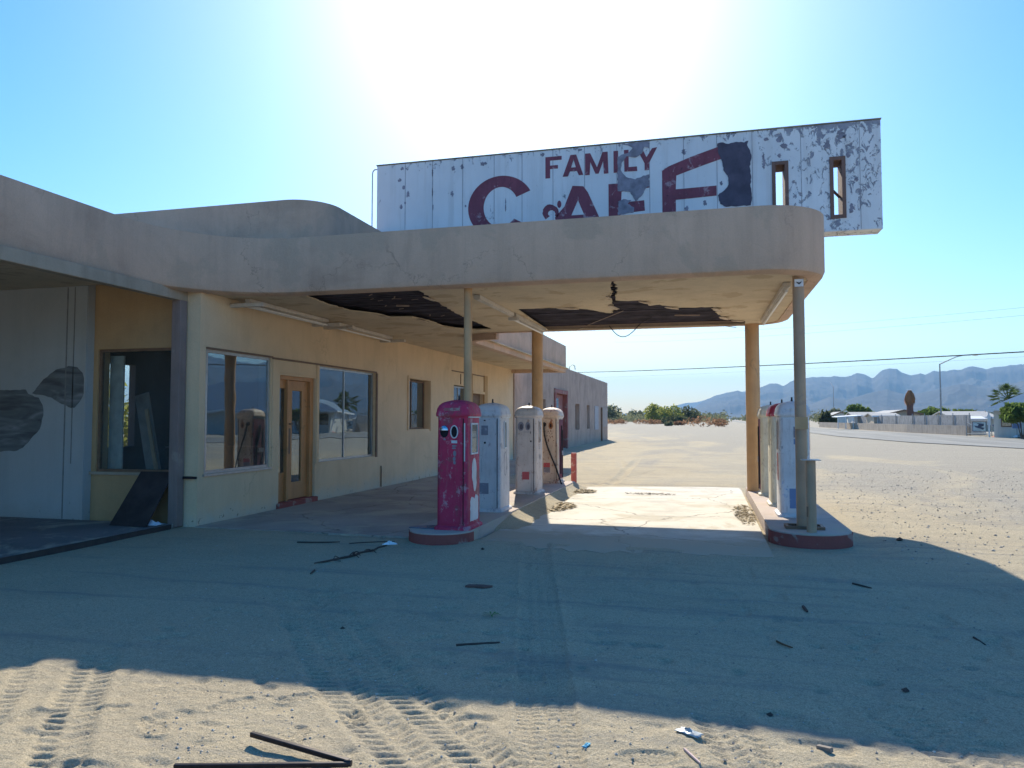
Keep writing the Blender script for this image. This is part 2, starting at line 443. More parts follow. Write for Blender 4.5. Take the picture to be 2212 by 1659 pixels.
n1 = b.noise(v, 0.35, 5, 0.6, 0.5); n2 = b.noise(v, 2.4, 6, 0.65); n3 = b.noise(v, 30, 6, 0.75); n4 = b.noise(v, 110, 3, 0.8)
sand = b.ramp(n1, [(0.3, (0.50, 0.42, 0.29)), (0.55, (0.575, 0.485, 0.33)), (0.75, (0.53, 0.46, 0.325))])
sand = b.mix(b.ramp(n2, [(0.4, 0.0), (0.75, 0.5)]), sand, (0.46, 0.395, 0.29))
sand = b.mix(0.55, sand, b.ramp(n3, [(0.3, 0.62), (0.62, 1.05)]), 'MULTIPLY')
sand = b.mix(0.8, sand, b.ramp(n4, [(0.32, 0.45), (0.62, 1.15)]), 'MULTIPLY')
spk = b.ramp(b.voro(v, 75), [(0.0, 1.0), (0.16, 0.0)])
spk = b.mix(1.0, spk, b.ramp(b.noise(v, 60, 2), [(0.5, 0.0), (0.6, 0.9)]), 'MULTIPLY')
sand = b.mix(spk, sand, (0.22, 0.19, 0.16))
gr = b.voro(v, 42)
gcol = b.ramp(b.noise(v, 26, 4, 0.8), [(0.3, (0.18, 0.165, 0.14)), (0.55, (0.40, 0.365, 0.295)), (0.72, (0.60, 0.55, 0.45))])
X, Y = b.sep(v)[0], b.sep(v)[1]
gm = b.math('ADD', b.math('MULTIPLY', X, 0.055), b.math('MULTIPLY', Y, 0.012))
gm = b.math('ADD', gm, b.math('MULTIPLY', b.math('SUBTRACT', b.noise(b.coord((0.5, 0.16, 1)), 0.7, 6, 0.6, 0.8), 0.5), 2.4))
gmask = b.ramp(gm, [(0.22, 0.0), (0.62, 0.85)])
col = b.mix(gmask, sand, gcol)
strk = b.noise(b.coord((0.22, 2.6, 1), (0, 0, R(14))), 1.1, 6, 0.7, 0.4)
col = b.mix(b.ramp(strk, [(0.52, 0.0), (0.68, 0.7)]), col, (0.27, 0.25, 0.215))
dots = b.ramp(b.voro(v, 16), [(0.0, 1.0), (0.15, 0.0)])
dots = b.mix(1.0, dots, b.ramp(b.noise(v, 3.1, 3), [(0.47, 0.0), (0.57, 1.0)]), 'MULTIPLY')
col = b.mix(dots, col, (0.2, 0.18, 0.16))
hh = b.math('ADD', b.math('MULTIPLY', n3, 1.0), b.math('ADD', b.math('MULTIPLY', n4, 0.5), b.math('MULTIPLY', b.math('MULTIPLY', gr, gmask), 0.8)))
hh2 = b.math('ADD', hh, b.math('MULTIPLY', n2, 1.6))
me.materials.append(b.done(col, 0.95, b.bump(hh2, 0.017), spec=0.12))
g = bpy.data.objects.new('ground', me); COL.objects.link(g); setp(g, kind='structure')

def sheet(name, poly, z, mat, depth=0.06):
    o = MB().prism([poly], mXY, z - depth, z).build(name, mat)
    return setp(o, kind='structure')
rnd = random.Random(3)
# concrete drive and storefront apron
def concrete(name, c, cracks=True, fade=0.0):
    b = NB(name); v = b.coord()
    n = b.noise(v, 0.8, 6, 0.62, 0.5); f = b.noise(v, 40, 4, 0.7)
    col = b.ramp(n, [(0.3, mul(c, 0.8)), (0.5, c), (0.72, mul(c, 1.12))])
    st = b.noise(b.coord((0.7, 2.0, 1)), 1.2, 6, 0.7, 0.4)
    col = b.mix(b.ramp(st, [(0.56, 0.0), (0.66, 0.55)]), col, mul(c, 0.62))
    oil = b.noise(v, 0.55, 3, 0.5)
    col = b.mix(b.ramp(oil, [(0.62, 0.0), (0.72, 0.35)]), col, (0.24, 0.21, 0.18))
    w = b.noise(v, 1.6, 4, 0.6); vv = b.n('ShaderNodeVectorMath', operation='ADD')
    b.put(vv.inputs[0], v); s3 = b.n('ShaderNodeCombineXYZ'); b.put(s3.inputs[0], b.math('MULTIPLY', w, 0.6)); b.put(s3.inputs[1], b.math('MULTIPLY', b.noise(v, 2.3, 4), 0.6)); b.put(vv.inputs[1], s3.outputs[0])
    ck = b.voro(vv.outputs[0], 0.38, 'DISTANCE_TO_EDGE')
    ckm = b.ramp(ck, [(0.0, 0.9), (0.0055, 0.0)])
    if cracks: col = b.mix(ckm, col, (0.14, 0.12, 0.10))
    col = b.mix(0.3, col, b.ramp(f, [(0.3, 0.6), (0.65, 1.0)]), 'MULTIPLY')
    sandm = b.noise(v, 1.1, 7, 0.65, 0.6)
    col = b.mix(b.ramp(sandm, [(0.52, 0.0), (0.62, 0.8)]), col, (0.47, 0.415, 0.31))
    if fade:
        yy = b.sep(v)[1]; fm = b.math('ADD', b.math('MULTIPLY', b.math('SUBTRACT', fade, yy), 0.75), b.math('MULTIPLY', b.noise(v, 1.9, 7, 0.7, 0.5), 1.1))
        col = b.mix(b.ramp(fm, [(0.55, 0.0), (0.85, 1.0)]), col, (0.415, 0.355, 0.26))
    return b.done(col, 0.88, b.bump(b.math('SUBTRACT', b.math('MULTIPLY', f, 0.4), b.math('MULTIPLY', ckm, 1.5)), 0.006), spec=0.25)
M_conc = concrete('worn_concrete', (0.63, 0.585, 0.49), True, 10.5)
M_apron = concrete('apron_concrete', (0.40, 0.345, 0.29))
edge = jag([(-2.86, 9.05), (-1.2, 8.85), (0.72, 9.1)], 0.06, 0.35, rnd)[:-1]
drive = [(0.74, 9.15), (0.74, 17.95), (0.2, 18.02), (-1.4, 17.72), (-2.9, 17.25), (-2.9, 9.1)]
edge = [p for p in edge if -2.86 <= p[0] <= 0.73]
edge.sort()
sheet('driveway', edge + drive, 0.004, M_conc)
# the lane between the storefront and the first pump island
ap = jag([(-7.30, 9.45), (-3.9, 9.35)], 0.03, 0.2, rnd)[:-1]
ap = sorted([p for p in ap if -7.3 <= p[0] <= -3.86])
sheet('pavement', ap + [(-3.84, 9.4), (-3.84, 17.3), (-5.2, 17.5), (-5.6, 28.6), (-7.30, 28.6)], 0.012, M_apron)
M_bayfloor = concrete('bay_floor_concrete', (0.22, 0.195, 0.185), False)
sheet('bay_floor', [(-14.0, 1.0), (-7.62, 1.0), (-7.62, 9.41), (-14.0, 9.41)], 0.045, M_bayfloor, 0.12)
# asphalt highway
b = NB('worn_asphalt'); v = b.coord(); n = b.noise(b.coord((1.5, 0.08, 1)), 0.6, 5, 0.65); f = b.noise(v, 30, 3)
col = b.mix(0.4, b.ramp(n, [(0.3, (0.17, 0.17, 0.155)), (0.55, (0.23, 0.23, 0.21)), (0.7, (0.32, 0.31, 0.275))]), b.ramp(f, [(0.3, 0.6), (0.7, 1.1)]), 'MULTIPLY')
M_asph = b.done(col, 0.85, b.bump(f, 0.004), spec=0.25)
near_e = [(26, 30), (16.3, 44.7), (13.2, 55), (11.4, 72), (10.8, 100), (11.8, 180), (14.5, 500), (22, 1800)]
far_e = [(34, 1800), (20.0, 500), (17.6, 250), (18.4, 150), (20.2, 108), (22.0, 84), (24.4, 58), (30, 40)]
o = MB().prism([near_e + far_e], mXY, 0.0, 0.03).build('highway', M_asph); setp(o, kind='structure')
# gravel, too many stones to count
rs = random.Random(5); mb = MB()
def stone(mb, x, y, r, z):
    ph = rs.random() * PI
    pts = [(0, 0, 0.75), (0, 0, -0.6)] + [(math.cos(ph + k * PI / 2.5) * rs.uniform(0.7, 1.2), math.sin(ph + k * PI / 2.5) * rs.uniform(0.7, 1.2), rs.uniform(-0.25, 0.25)) for k in range(5)]
    mb.add([(x + p[0] * r, y + p[1] * r, z + p[2] * r * 0.8) for p in pts], [(0, 2 + k, 2 + (k + 1) % 5) for k in range(5)] + [(1, 2 + (k + 1) % 5, 2 + k) for k in range(5)])
px_, py_, pr_ = [], [], []
for k in range(9500):
    y = 2.6 + 6.0 * rs.random() ** 1.6; x = rs.uniform(-0.85, 0.62) * y
    px_.append(x); py_.append(y); pr_.append(0.002 + 0.009 * rs.random() ** 6)
for k in range(4200):
    y = rs.uniform(9, 26); x = rs.uniform(2.2, 0.55 * y + 1)
    px_.append(x); py_.append(y); pr_.append(0.006 + 0.018 * rs.random() ** 3)
pz_ = relief(np.array(px_)[:, None], np.array(py_)[:, None])[:, 0]
for x, y, r, z in zip(px_, py_, pr_, pz_):
    if 8.2 < y < 18.3 and -8 < x < 2.0: continue
    stone(mb, x, y, r, z + r * 0.25)
b = NB('mixed_gravel'); v = b.coord()
M_grav = b.done(b.ramp(b.noise(v, 9, 2), [(0.3, (0.20, 0.18, 0.16)), (0.5, (0.42, 0.38, 0.32)), (0.7, (0.62, 0.58, 0.5))]), 0.9)
setp(mb.build('gravel', M_grav), 'loose gravel and grit strewn over the sandy lot', 'gravel', kind='stuff')
# sand drifted against the long side of the left pump island
mb = MB(); ysn = np.arange(10.3, 17.3, 0.12); xsn = np.linspace(-2.985, -2.35, 10)
rr_ = np.random.RandomState(4)
vs = []
for y in ysn:
    wd = 0.34 + 0.22 * vnoise(np.array([y]), np.array([3.0]), 0.9, 71)[0] * 2
    en = min(1, (y - 10.2) / 1.2)
    for x in xsn:
        t = (x + 2.985) / 0.635; h = 0.128 * en * max(0.0, 1 - t / max(0.2, wd * 1.7)) ** 1.4 + 0.012 * vnoise(np.array([x]), np.array([y]), 5, 72)[0]
        vs.append((x, y, h - 0.035 * sst(0.7, 1.0, np.array(t)).item() - (0.05 if y in (ysn[0], ysn[-1]) else 0)))
n_ = len(xsn)
mb.add(vs, [(i * n_ + j, i * n_ + j + 1, (i + 1) * n_ + j + 1, (i + 1) * n_ + j) for i in range(len(ysn) - 1) for j in range(n_ - 1)])
o = mb.build('sand_drift', me.materials[0], smooth=True); setp(o, kind='structure')
# ------------------------------------------------------------------ mountains
def ridge_profile():
    P = [(-40, .6), (-25, 0.9), (-12, 0.5), (-8, 0.25)]
    def add(px, py): P.append((math.degrees(math.atan((px - 1106) / 1600.0) - YAW), math.degrees(math.atan((904 - py) / math.hypot(1600.0, px - 1106)))))
    c = lambda x, y: ((1400 + x / 3.687) / 1.1302, (880 + y / 3.687) / 1.1302)
    for q in ((1080, 430), (1200, 350), (1280, 310), (1380, 290), (1480, 265), (1550, 285), (1680, 245), (1770, 210), (1850, 212), (1890, 232), (2000, 175), (2090, 155), (2160, 140)): add(*c(*q))
    c = lambda x, y: ((2000 + x / 4.424) / 1.1302, (800 + y / 4.424) / 1.1302)
    for q in ((280, 520), (410, 485), (500, 505), (570, 540), (600, 535), (670, 485), (760, 458), (840, 458), (900, 490), (1000, 520), (1100, 497), (1150, 507), (1240, 470), (1380, 470), (1460, 450), (1530, 450), (1590, 420), (1660, 408), (1740, 425), (1810, 440), (1960, 420), (2080, 398), (2140, 410), (2212, 400)): add(*c(*q))
    P += [(23, 4.2), (26, 3.6), (30, 4.3), (34, 3.9), (40, 5.0), (46, 4.4), (52, 5.2), (58, 4.5), (66, 4.9), (75, 3.5), (88, 1.5), (100, 0.6)]
    return np.array(P)
def range_mesh(name, prof, r0, rp, r1, mat, seed, rough):
    az = np.radians(np.concatenate([np.arange(-40, 0, 0.25), np.arange(0, 22, 0.055), np.arange(22, 100, 0.25)]))
    H = np.tan(np.radians(np.interp(np.degrees(az), prof[:, 0], prof[:, 1]))) * rp
    rr = np.concatenate([np.linspace(r0, rp, 64), np.linspace(rp, r1, 14)[1:]])
    A, RR = np.meshgrid(az, rr, indexing='ij'); Hh = np.repeat(H[:, None], len(rr), 1)
    t = np.where(RR <= rp, (RR - r0) / (rp - r0), (r1 - RR) / (r1 - rp)); base = np.clip(t, 0, 1) ** 1.35
    jit = sum(vnoise(az * 40 * 2 ** k, az * 0, 1.0, seed + 60 + k) * 0.6 ** k for k in range(5)); Hh = Hh * (1 + 0.055 * jit[:, None])
    x = RR * np.sin(A); y = RR * np.cos(A); s = 1.0 / rp * 9
    rg = sum((0.5 - np.abs(vnoise(x * (1 + 0.3 * k), y, s * 2 ** k, seed + k)) * 1.6) * 0.55 ** k for k in range(6))
    env = np.sin(np.clip(t, 0, 1) * PI) * np.where(RR <= rp, 1, 0.4)
    z = Hh * (base + rough * env * (rg - 0.45) * np.clip(t * 3, 0, 1))
    z = np.maximum(z, -2.0) * 1.0
    z[:, 0] = -25; z[:, -1] = -25
    vs = np.stack([x.ravel(), y.ravel(), z.ravel()], 1); n1_, n2_ = A.shape
    ii = (np.arange(n1_ - 1)[:, None] * n2_ + np.arange(n2_ - 1)[None, :]).ravel()
    me = bpy.data.meshes.new(name); me.from_pydata(vs.tolist(), [], np.stack([ii, ii + 1, ii + n2_ + 1, ii + n2_], 1).tolist())
    me.shade_smooth(); me.materials.append(mat)
    o = bpy.data.objects.new(name, me); COL.objects.link(o); return setp(o, kind='structure')
b = NB('desert_rock'); v = b.coord((0.001, 0.001, 0.001))
M_rock = b.done(b.ramp(b.noise(v, 4.5, 8, 0.65), [(0.3, (0.055, 0.05, 0.05)), (0.6, (0.10, 0.09, 0.085)), (0.75, (0.17, 0.15, 0.135))]), 0.95, spec=0.05)
range_mesh('mountains', ridge_profile(), 4200, 6600, 8800, M_rock, 100, 0.42)
P3 = np.array([(-40, .1), (2, 0.12), (3.6, 0.3), (5, 0.75), (6.2, 1.15), (7.2, 1.0), (8.6, 1.55), (9.6, 1.3), (11, 1.75), (12.2, 2.0), (13.5, 1.6), (15, 1.95), (16.5, 2.35), (18, 2.0), (20, 2.5), (23, 2.2), (27, 2.6), (33, 2.0), (40, 2.6), (50, 2.2), (65, 2.4), (80, 1.4), (100, 0.3)])
range_mesh('foothills', P3, 3500, 4700, 6000, M_rock, 170, 0.40)
P2 = np.array([(-40, .4), (-14, 0.3), (-9, 0.25), (-5, 0.35), (-3.6, 0.4), (-2.5, 0.9), (-1.6, 1.15), (-0.8, 1.2), (0.3, 1.5), (1.5, 1.9), (3, 2.0), (10, 2), (20, 2), (60, 1.5), (100, 0.5)])
range_mesh('far_hills', P2, 9000, 10200, 11500, M_rock, 140, 0.25)
# ------------------------------------------------------------------ the abandoned station and cafe building
M_fascia = stucco('fascia_stucco', (0.63, 0.44, 0.325), 0.22, 0.2, 0.009, patch=(0.53, 0.39, 0.29), psize=0.6, crack=0.45)
M_soffit = stucco('soffit_stucco', (0.66, 0.53, 0.37), 0.16, 0.15, patch=(0.50, 0.37, 0.24), psize=1.4)
M_wall = stucco('yellow_stucco', (0.76, 0.565, 0.36), 0.12, 0.12, dirt=(0.62, 0.585, 0.48), crack=0.35)
M_orange = stucco('ochre_stucco', (0.52, 0.335, 0.175), 0.16, 0.12)
M_white = stucco('white_plaster', (0.46, 0.465, 0.45), 0.12, 0.12, 0.003, dirt=(0.42, 0.40, 0.36))
M_pink = stucco('rough_stucco', (0.53, 0.385, 0.305), 0.22, 0.4, 0.012, crack=0.6)
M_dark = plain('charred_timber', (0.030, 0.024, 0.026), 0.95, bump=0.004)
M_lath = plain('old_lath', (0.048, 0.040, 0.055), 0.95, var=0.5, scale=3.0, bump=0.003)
M_roof = plain('roof_felt', (0.20, 0.19, 0.18), 0.95)
M_post = paint('tan_post_paint', (0.60, 0.36, 0.18), wear=(0.42, 0.27, 0.15), amt=0.6, scale=2.0, rough=0.65, streak=0.2)
M_post2 = paint('faded_post_paint', (0.50, 0.325, 0.205), wear=(0.40, 0.27, 0.19), amt=0.58, scale=2.0, rough=0.65, streak=0.25)
M_cpost = paint('purple_brown_post_paint', (0.27, 0.20, 0.175), wear=(0.34, 0.27, 0.22), amt=0.6, scale=2.0, rough=0.7)
M_trim = plain('brown_trim', (0.20, 0.12, 0.075), 0.6)
M_beam = stucco('beam_board', (0.44, 0.35, 0.26), 0.2, 0.3, 0.002)
M_metal = plain('dull_aluminium', (0.42, 0.41, 0.40), 0.42, 0.7, 0.15)
M_door = paint('door_varnish', (0.54, 0.255, 0.095), wear=(0.33, 0.18, 0.07), amt=0.58, rough=0.5, streak=0.3)
M_red = stucco('faded_red_paint', (0.33, 0.10, 0.085), 0.3, 0.2, 0.003, patch=(0.40, 0.30, 0.26), psize=3.0)
M_glass = glassy('shop_glass', (0.46, 0.52, 0.53), 1.1, 0.15)
M_glass_clear = glassy('side_glass', (0.85, 0.88, 0.88), 1.0, 0.0, 0.3)
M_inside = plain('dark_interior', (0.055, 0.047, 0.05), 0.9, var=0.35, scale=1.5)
M_board = plain('weathered_plywood', (0.30, 0.27, 0.25), 0.85, var=0.3, scale=5)

bld = thing('cafe_building', 'long tan stucco roadside building with a broad flat canopy over the fuel pumps', 'building', (-7.35, 10, 0))
ZT, ZB, ZS = 4.36, 3.50, 3.515
XW = -7.35
# walls ------------------------------------------------------------
def wall_yz(name, ys, zs, holes, x0, x1, mat, parent=bld):
    def solid(i, j):
        yc = (ys[i] + ys[i + 1]) / 2; zc = (zs[j] + zs[j + 1]) / 2
        return not any(a < yc < b_ and c < zc < d for a, b_, c, d in holes)
    return MB().grid(ys, zs, solid, mYZ, x0, x1).build(name, mat, parent)
def wall_xz(name, xs, zs, holes, y0, y1, mat, parent=bld):
    def solid(i, j):
        xc = (xs[i] + xs[i + 1]) / 2; zc = (zs[j] + zs[j + 1]) / 2
        return not any(a < xc < b_ and c < zc < d for a, b_, c, d in holes)
    return MB().grid(xs, zs, solid, mXZ, y0, y1).build(name, mat, parent)
H = [(9.69, 11.43, 0.76, 2.66), (11.72, 12.98, 0.02, 2.38), (13.08, 15.68, 0.74, 2.64), (17.64, 19.13, 1.32, 2.63), (21.15, 22.6, 1.1, 2.62), (22.9, 24.25, 0.02, 2.45)]
ys = sorted({9.55, 28.25} | {h[0] for h in H} | {h[1] for h in H}); zs = sorted({-0.05, 3.98} | {h[2] for h in H} | {h[3] for h in H})
storefront = wall_yz('wall', ys, zs, H, XW - 0.24, XW, M_wall)
# front wall of the office, facing the lot
HF = [(-9.20, -7.62, 0.78, 2.68)]
office = wall_xz('wall', [-9.28, -9.20, -7.62, XW - 0.24], [-0.05, 0.78, 2.68, 3.98], HF, 9.55, 9.79, M_orange)
# the corner strip beside the corner glass
MB().box(XW - 0.242, XW - 0.005, 9.552, 9.686, 2.68, 3.97).build('corner_panel', M_wall, bld)
# white plastered back wall of the service bay
bay = wall_xz('wall', [-14.2, -9.28], [-0.05, 4.0], [], 9.42, 9.70, M_white)
bay['label'] = 'white plastered bay wall with a dark painted wing shape'
wing1 = [(-10.32, 2.0), (-10.1, 2.22), (-9.86, 2.37), (-9.63, 2.42), (-9.46, 2.4), (-9.36, 2.31), (-9.31, 2.17), (-9.32, 2.01), (-9.39, 1.87), (-9.49, 1.77), (-9.61, 1.78), (-9.79, 1.85), (-9.94, 1.93), (-10.12, 1.97)]
wing2 = [(-11.16, 2.04), (-10.95, 2.06), (-10.45, 2.06), (-10.4, 1.99), (-10.19, 1.93), (-10.11, 1.81), (-10.09, 1.65), (-10.15, 1.44), (-10.32, 1.28), (-10.47, 1.14), (-10.65, 1.08), (-10.91, 1.07), (-11.06, 1.09), (-11.31, 1.27), (-11.36, 1.86)]
b = NB('mural_paint'); v = b.coord((0.9, 1, 4.5)); n = b.noise(v, 1.5, 3, 0.5, 1.2)
M_mural = b.done(b.ramp(n, [(0.33, (0.10, 0.10, 0.10)), (0.55, (0.17, 0.175, 0.172)), (0.72, (0.28, 0.285, 0.28))]), 0.8)
for wg in (wing1, wing2):
    MB().prism([jag(wg, 0.012, 0.06, rnd)], mXZ, 9.414, 9.419).build('mural', M_mural, bay)
M_stain = plain('dark_drip', (0.22, 0.215, 0.205), 0.9)
MB().box(-9.685, -9.665, 9.413, 9.42, 0.05, 3.66).box(-9.545, -9.53, 9.414, 9.42, 0.9, 3.66).build('wall_joint', M_stain, bay)
MB().box(-9.31, -9.285, 9.40, 9.418, 0.0, 3.66).build('corner_bead', M_white, bay)
# far stucco building on the same line
HP = [(32.75, 34.15, 1.3, 2.5), (36.2, 39.5, 0.03, 2.98), (42.35, 43.8, 0.95, 2.45), (46.6, 47.8, 0.95, 2.45)]
ys = sorted({28.27, 56.8} | {h[0] for h in HP} | {h[1] for h in HP}); zs = sorted({-0.05, 4.32} | {h[2] for h in HP} | {h[3] for h in HP})
# a building of its own, butted on the yellow one
ann = thing('stucco_annex', 'low rough pinkish stucco annex with a red doorway beyond the yellow storefront', 'building', (-7.3, 40, 0))
wall_yz('wall', ys, zs, HP, -7.62, -7.3, M_pink, ann)
MB().box(-14, -7.63, 56.5, 56.79, -0.05, 4.31).box(-14.2, -14.01, 28.3, 56.78, -0.05, 4.31).build('wall', M_pink, ann)
MB().box(-13.99, -7.64, 28.3, 56.48, 3.9, 4.1).build('roof', M_roof, ann)
M_redw = paint('faded_red_wood', (0.33, 0.12, 0.10), wear=(0.36, 0.26, 0.22), amt=0.56, rough=0.7)
fr = MB().box(-7.50, -7.22, 36.1, 36.35, 0, 3.1).box(-7.50, -7.22, 39.35, 39.6, 0, 3.1).box(-7.50, -7.22, 36.352, 39.348, 2.88, 3.08).build('door_frame', M_redw, ann)
dr = MB().box(-7.52, -7.46, 36.36, 39.34, 0.03, 2.86).build('door', M_redw, ann)
MB().box(-7.455, -7.44, 36.6, 38.0, 1.25, 2.65).build('pane', M_glass, dr)
MB().box(-7.43, -7.42, 37.28, 37.32, 1.25, 2.65).box(-7.428, -7.418, 36.6, 38.0, 1.9, 1.94).build('muntin', M_white, dr)
for (a, c, z0, z1) in ((32.75, 34.15, 1.3, 2.5), (42.35, 43.8, 0.95, 2.45), (46.6, 47.8, 0.95, 2.45)):
    f = MB().box(-7.58, -7.50, a, a + 0.07, z0, z1).box(-7.58, -7.50, c - 0.07, c, z0, z1).box(-7.58, -7.50, a + 0.071, c - 0.071, z1 - 0.07, z1).box(-7.58, -7.50, a + 0.071, c - 0.071, z0, z0 + 0.07).build('window', M_trim, ann)
    MB().box(-7.56, -7.55, a + 0.06, c - 0.06, z0 + 0.06, z1 - 0.06).build('pane', M_glass, f)
MB().box(-7.298, -7.26, 49.9, 51.6, 0.85, 2.45).build('notice_board', plain('faded_board', (0.45, 0.42, 0.42), 0.8), ann)
MB().box(-7.298, -7.25, 53.6, 56.3, 1.0, 2.4).build('shutter', plain('pale_shutter', (0.40, 0.33, 0.29), 0.8), ann)
MB().box(-7.298, -7.20, 53.0, 53.4, 0.0, 2.4).build('downpipe', M_trim, ann)
MB().tube([(-7.45, 41.2, 4.31), (-7.4, 41.2, 4.55), (-7.3, 41.5, 4.66), (-7.25, 41.9, 4.6), (-7.3, 42.3, 4.42), (-7.35, 42.6, 4.5)], 0.02, 6).build('conduit', M_trim, ann)
# the rest of the shell: side and rear walls, floor slab and partitions
xs = [-14.0, -13.8]
HW = [(14.7, 15.75, 0.9, 2.95)]
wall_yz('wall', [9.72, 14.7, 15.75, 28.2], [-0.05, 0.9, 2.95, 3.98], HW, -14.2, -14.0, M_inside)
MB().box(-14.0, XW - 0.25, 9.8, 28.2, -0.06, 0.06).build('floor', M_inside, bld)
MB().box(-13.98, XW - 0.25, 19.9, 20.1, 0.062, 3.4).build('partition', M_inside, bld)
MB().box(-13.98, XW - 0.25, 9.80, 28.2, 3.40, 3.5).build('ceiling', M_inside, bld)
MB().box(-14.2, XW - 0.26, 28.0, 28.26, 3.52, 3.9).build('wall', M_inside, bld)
# left wing of the bay: outer wall
MB().box(-14.2, -14.0, 1.0, 9.40, -0.05, 4.2).build('wall', M_white, bld)
# roofline ----------------------------------------------------------
XF = -7.70
path = [(XF, 1.0), (XF, 4.0), (XF, 8.3)] + arcpts(-6.0, 8.3, 1.7, 180, 90, 16)[1:] + [(-4, 10), (-1, 10), (0.70, 10)] + arcpts(0.70, 10.9, 0.9, -90, 0, 14)[1:] + [(1.6, 15.2)] + arcpts(0.85, 15.2, 0.75, 0, 90, 10)[1:] + [(-1.2, 15.95), (-3.2, 15.95), (-4.55, 15.95)]
MB().band(path, ZB, ZT, 0.22, lip=0.10).build('fascia', M_fascia, bld, smooth=True)
path2 = arcpts(-4.45, 16.75, 0.77, 268, 180, 12) + [(-5.22, 20), (-5.22, 24), (-5.22, 28.2)]
MB().band(path2, 3.37, 4.40, 0.2, lip=0.04).band([(-5.221, 28.205), (-7.34, 28.205)], 3.38, 4.395, 0.2).build('fascia', M_fascia, bld, smooth=True)
deck = [(-7.45, 9.7)] + [(x, y) for x, y in ((-6.9, 9.85), (-6.0, 10.2), (0.5, 10.2), (1.15, 10.5), (1.4, 11.0), (1.4, 15.2), (1.1, 15.6), (0.7, 15.75), (-4.9, 15.78), (-5.3, 16.7), (-5.3, 28.0), (-14.0, 28.0), (-14.0, 9.7))]
MB().prism([deck], mXY, 3.99, 4.10).prism([[(-14.0, 1.0), (-7.9, 1.0), (-7.9, 8.3), (-7.6, 9.3), (-7.44, 9.62), (-14.0, 9.62)]], mXY, 4.0, 4.1).build('roof', M_roof, bld)
# raised parapet block behind the roof edge
rp = [(-14.2, 10.5), (-10, 10.5), (-6.55, 10.5)] + arcpts(-6.55, 11.15, 0.65, -90, 0, 12)[1:] + [(-5.9, 16.0), (-5.9, 21.0), (-14.2, 21.0)]
MB().band(rp, 4.05, 5.13, 0.2).build('raised_parapet', M_fascia, bld, smooth=True)
MB().prism([[(-14, 10.65), (-6.6, 10.65), (-6.25, 11), (-6.2, 20.9), (-14, 20.9)]], mXY, 4.8, 4.9).build('roof', M_roof, bld)
# bay beam, ceiling and post
MB().box(-7.72, -7.58, 1.0, 9.78, 3.37, 3.535).build('beam', M_beam, bld, bevel=0.008)
cei = [[(-14.0, 1.0), (-7.9, 1.0), (-7.73, 1.0), (-7.73, 9.41), (-14.0, 9.41)], jag([(-9.9, 5.2), (-8.25, 5.3), (-8.1, 6.3), (-8.5, 7.1), (-9.9, 6.9)], 0.08, 0.2, rnd)]
MB().prism(cei, mXY, 3.67, 3.70).build('bay_ceiling', M_soffit, bld)
MB().box(-7.72, -7.57, 9.38, 9.53, 0.0, 3.37).build('corner_post', M_cpost, bld, bevel=0.006)
# soffit with torn holes
rj = random.Random(11)
hole1 = [(-5.95, 10.20), (-4.15, 10.16), (-4.17, 10.6), (-4.25, 11.4), (-4.33, 12.2), (-4.40, 13.0), (-4.40, 14.0), (-4.42, 15.2), (-4.8, 15.2), (-5.13, 14.88), (-5.28, 14.4), (-5.24, 13.6), (-5.36, 13.0), (-5.78, 12.9), (-5.83, 12.44), (-6.12, 11.94), (-6.13, 11.16), (-6.06, 10.42)]
hole2 = [(-3.19, 12.53), (-2.82, 12.51), (-2.47, 12.55), (-2.16, 12.69), (-1.96, 12.91), (-1.83, 13.18), (-1.66, 13.42), (-1.55, 12.9), (-1.50, 12.38), (-1.49, 11.8), (-1.36, 11.1), (-1.34, 10.76), (-1.27, 10.35), (-1.25, 10.15), (-1.17, 10.15), (-1.23, 10.5), (-1.25, 10.9), (-1.30, 11.36), (-1.40, 11.98), (-1.21, 12.1), (-1.02, 12.08), (-0.92, 12.3), (-0.90, 12.7), (-0.73, 12.62), (-0.51, 13.02), (-0.25, 13.09), (0.16, 13.12), (0.24, 14.13), (0.45, 14.84), (0.74, 15.12), (0.77, 15.7), (-3.30, 15.7), (-3.25, 14.0)]
kp = lambda p: p[1] <= 10.17 or p[1] >= 15.69
out = [(-7.34, 9.56), (-7.1, 9.70), (-6.5, 10.03), (-6.0, 10.12), (0.6, 10.12), (1.1, 10.35), (1.42, 10.9), (1.46, 15.2), (1.2, 15.65), (0.85, 15.80), (-4.6, 15.82), (-5.05, 16.4), (-5.1, 17.0), (-5.1, 28.15), (-7.34, 28.15)]
sof = MB().prism([out, jag(hole1, 0.022, 0.08, rj, kp), jag(hole2, 0.036, 0.08, rj, lambda p: kp(p) or p[0] < -3.15)], mXY, ZS, ZS + 0.022).build('soffit', M_soffit, bld)
# torn flaps of plaster along the broken edges
M_flap = plain('torn_plaster', (0.62, 0.50, 0.38), 0.95, var=0.25, scale=12)
for (x, y, rx, ry, dz) in ((-1.52, 12.6, .09, .22, .05), (-1.46, 11.6, .05, .12, .04), (-0.95, 12.2, .10, .07, .05), (-0.55, 12.95, .12, .07, .04), (0.2, 13.3, .09, .16, .06), (0.36, 14.5, .10, .14, .05), (0.62, 15.05, .12, .06, .03), (-4.25, 11.0, .07, .2, .03), (-5.80, 12.7, .12, .08, .04), (-5.3, 13.4, .08, .2, .05), (-2.3, 12.6, .2, .06, .03)):
    mb = MB(); q = jag(ellipse(x, y, rx, ry, 8), min(rx, ry) * 0.4, 0.05, rj)
    mb.prism([q], lambda u, v, w, x=x, rx=rx, dz=dz: (u, v, w - dz * (0.5 + 0.5 * (u - x) / rx)), ZS - 0.004, ZS + 0.010).build('plaster_flap', M_flap, sof)
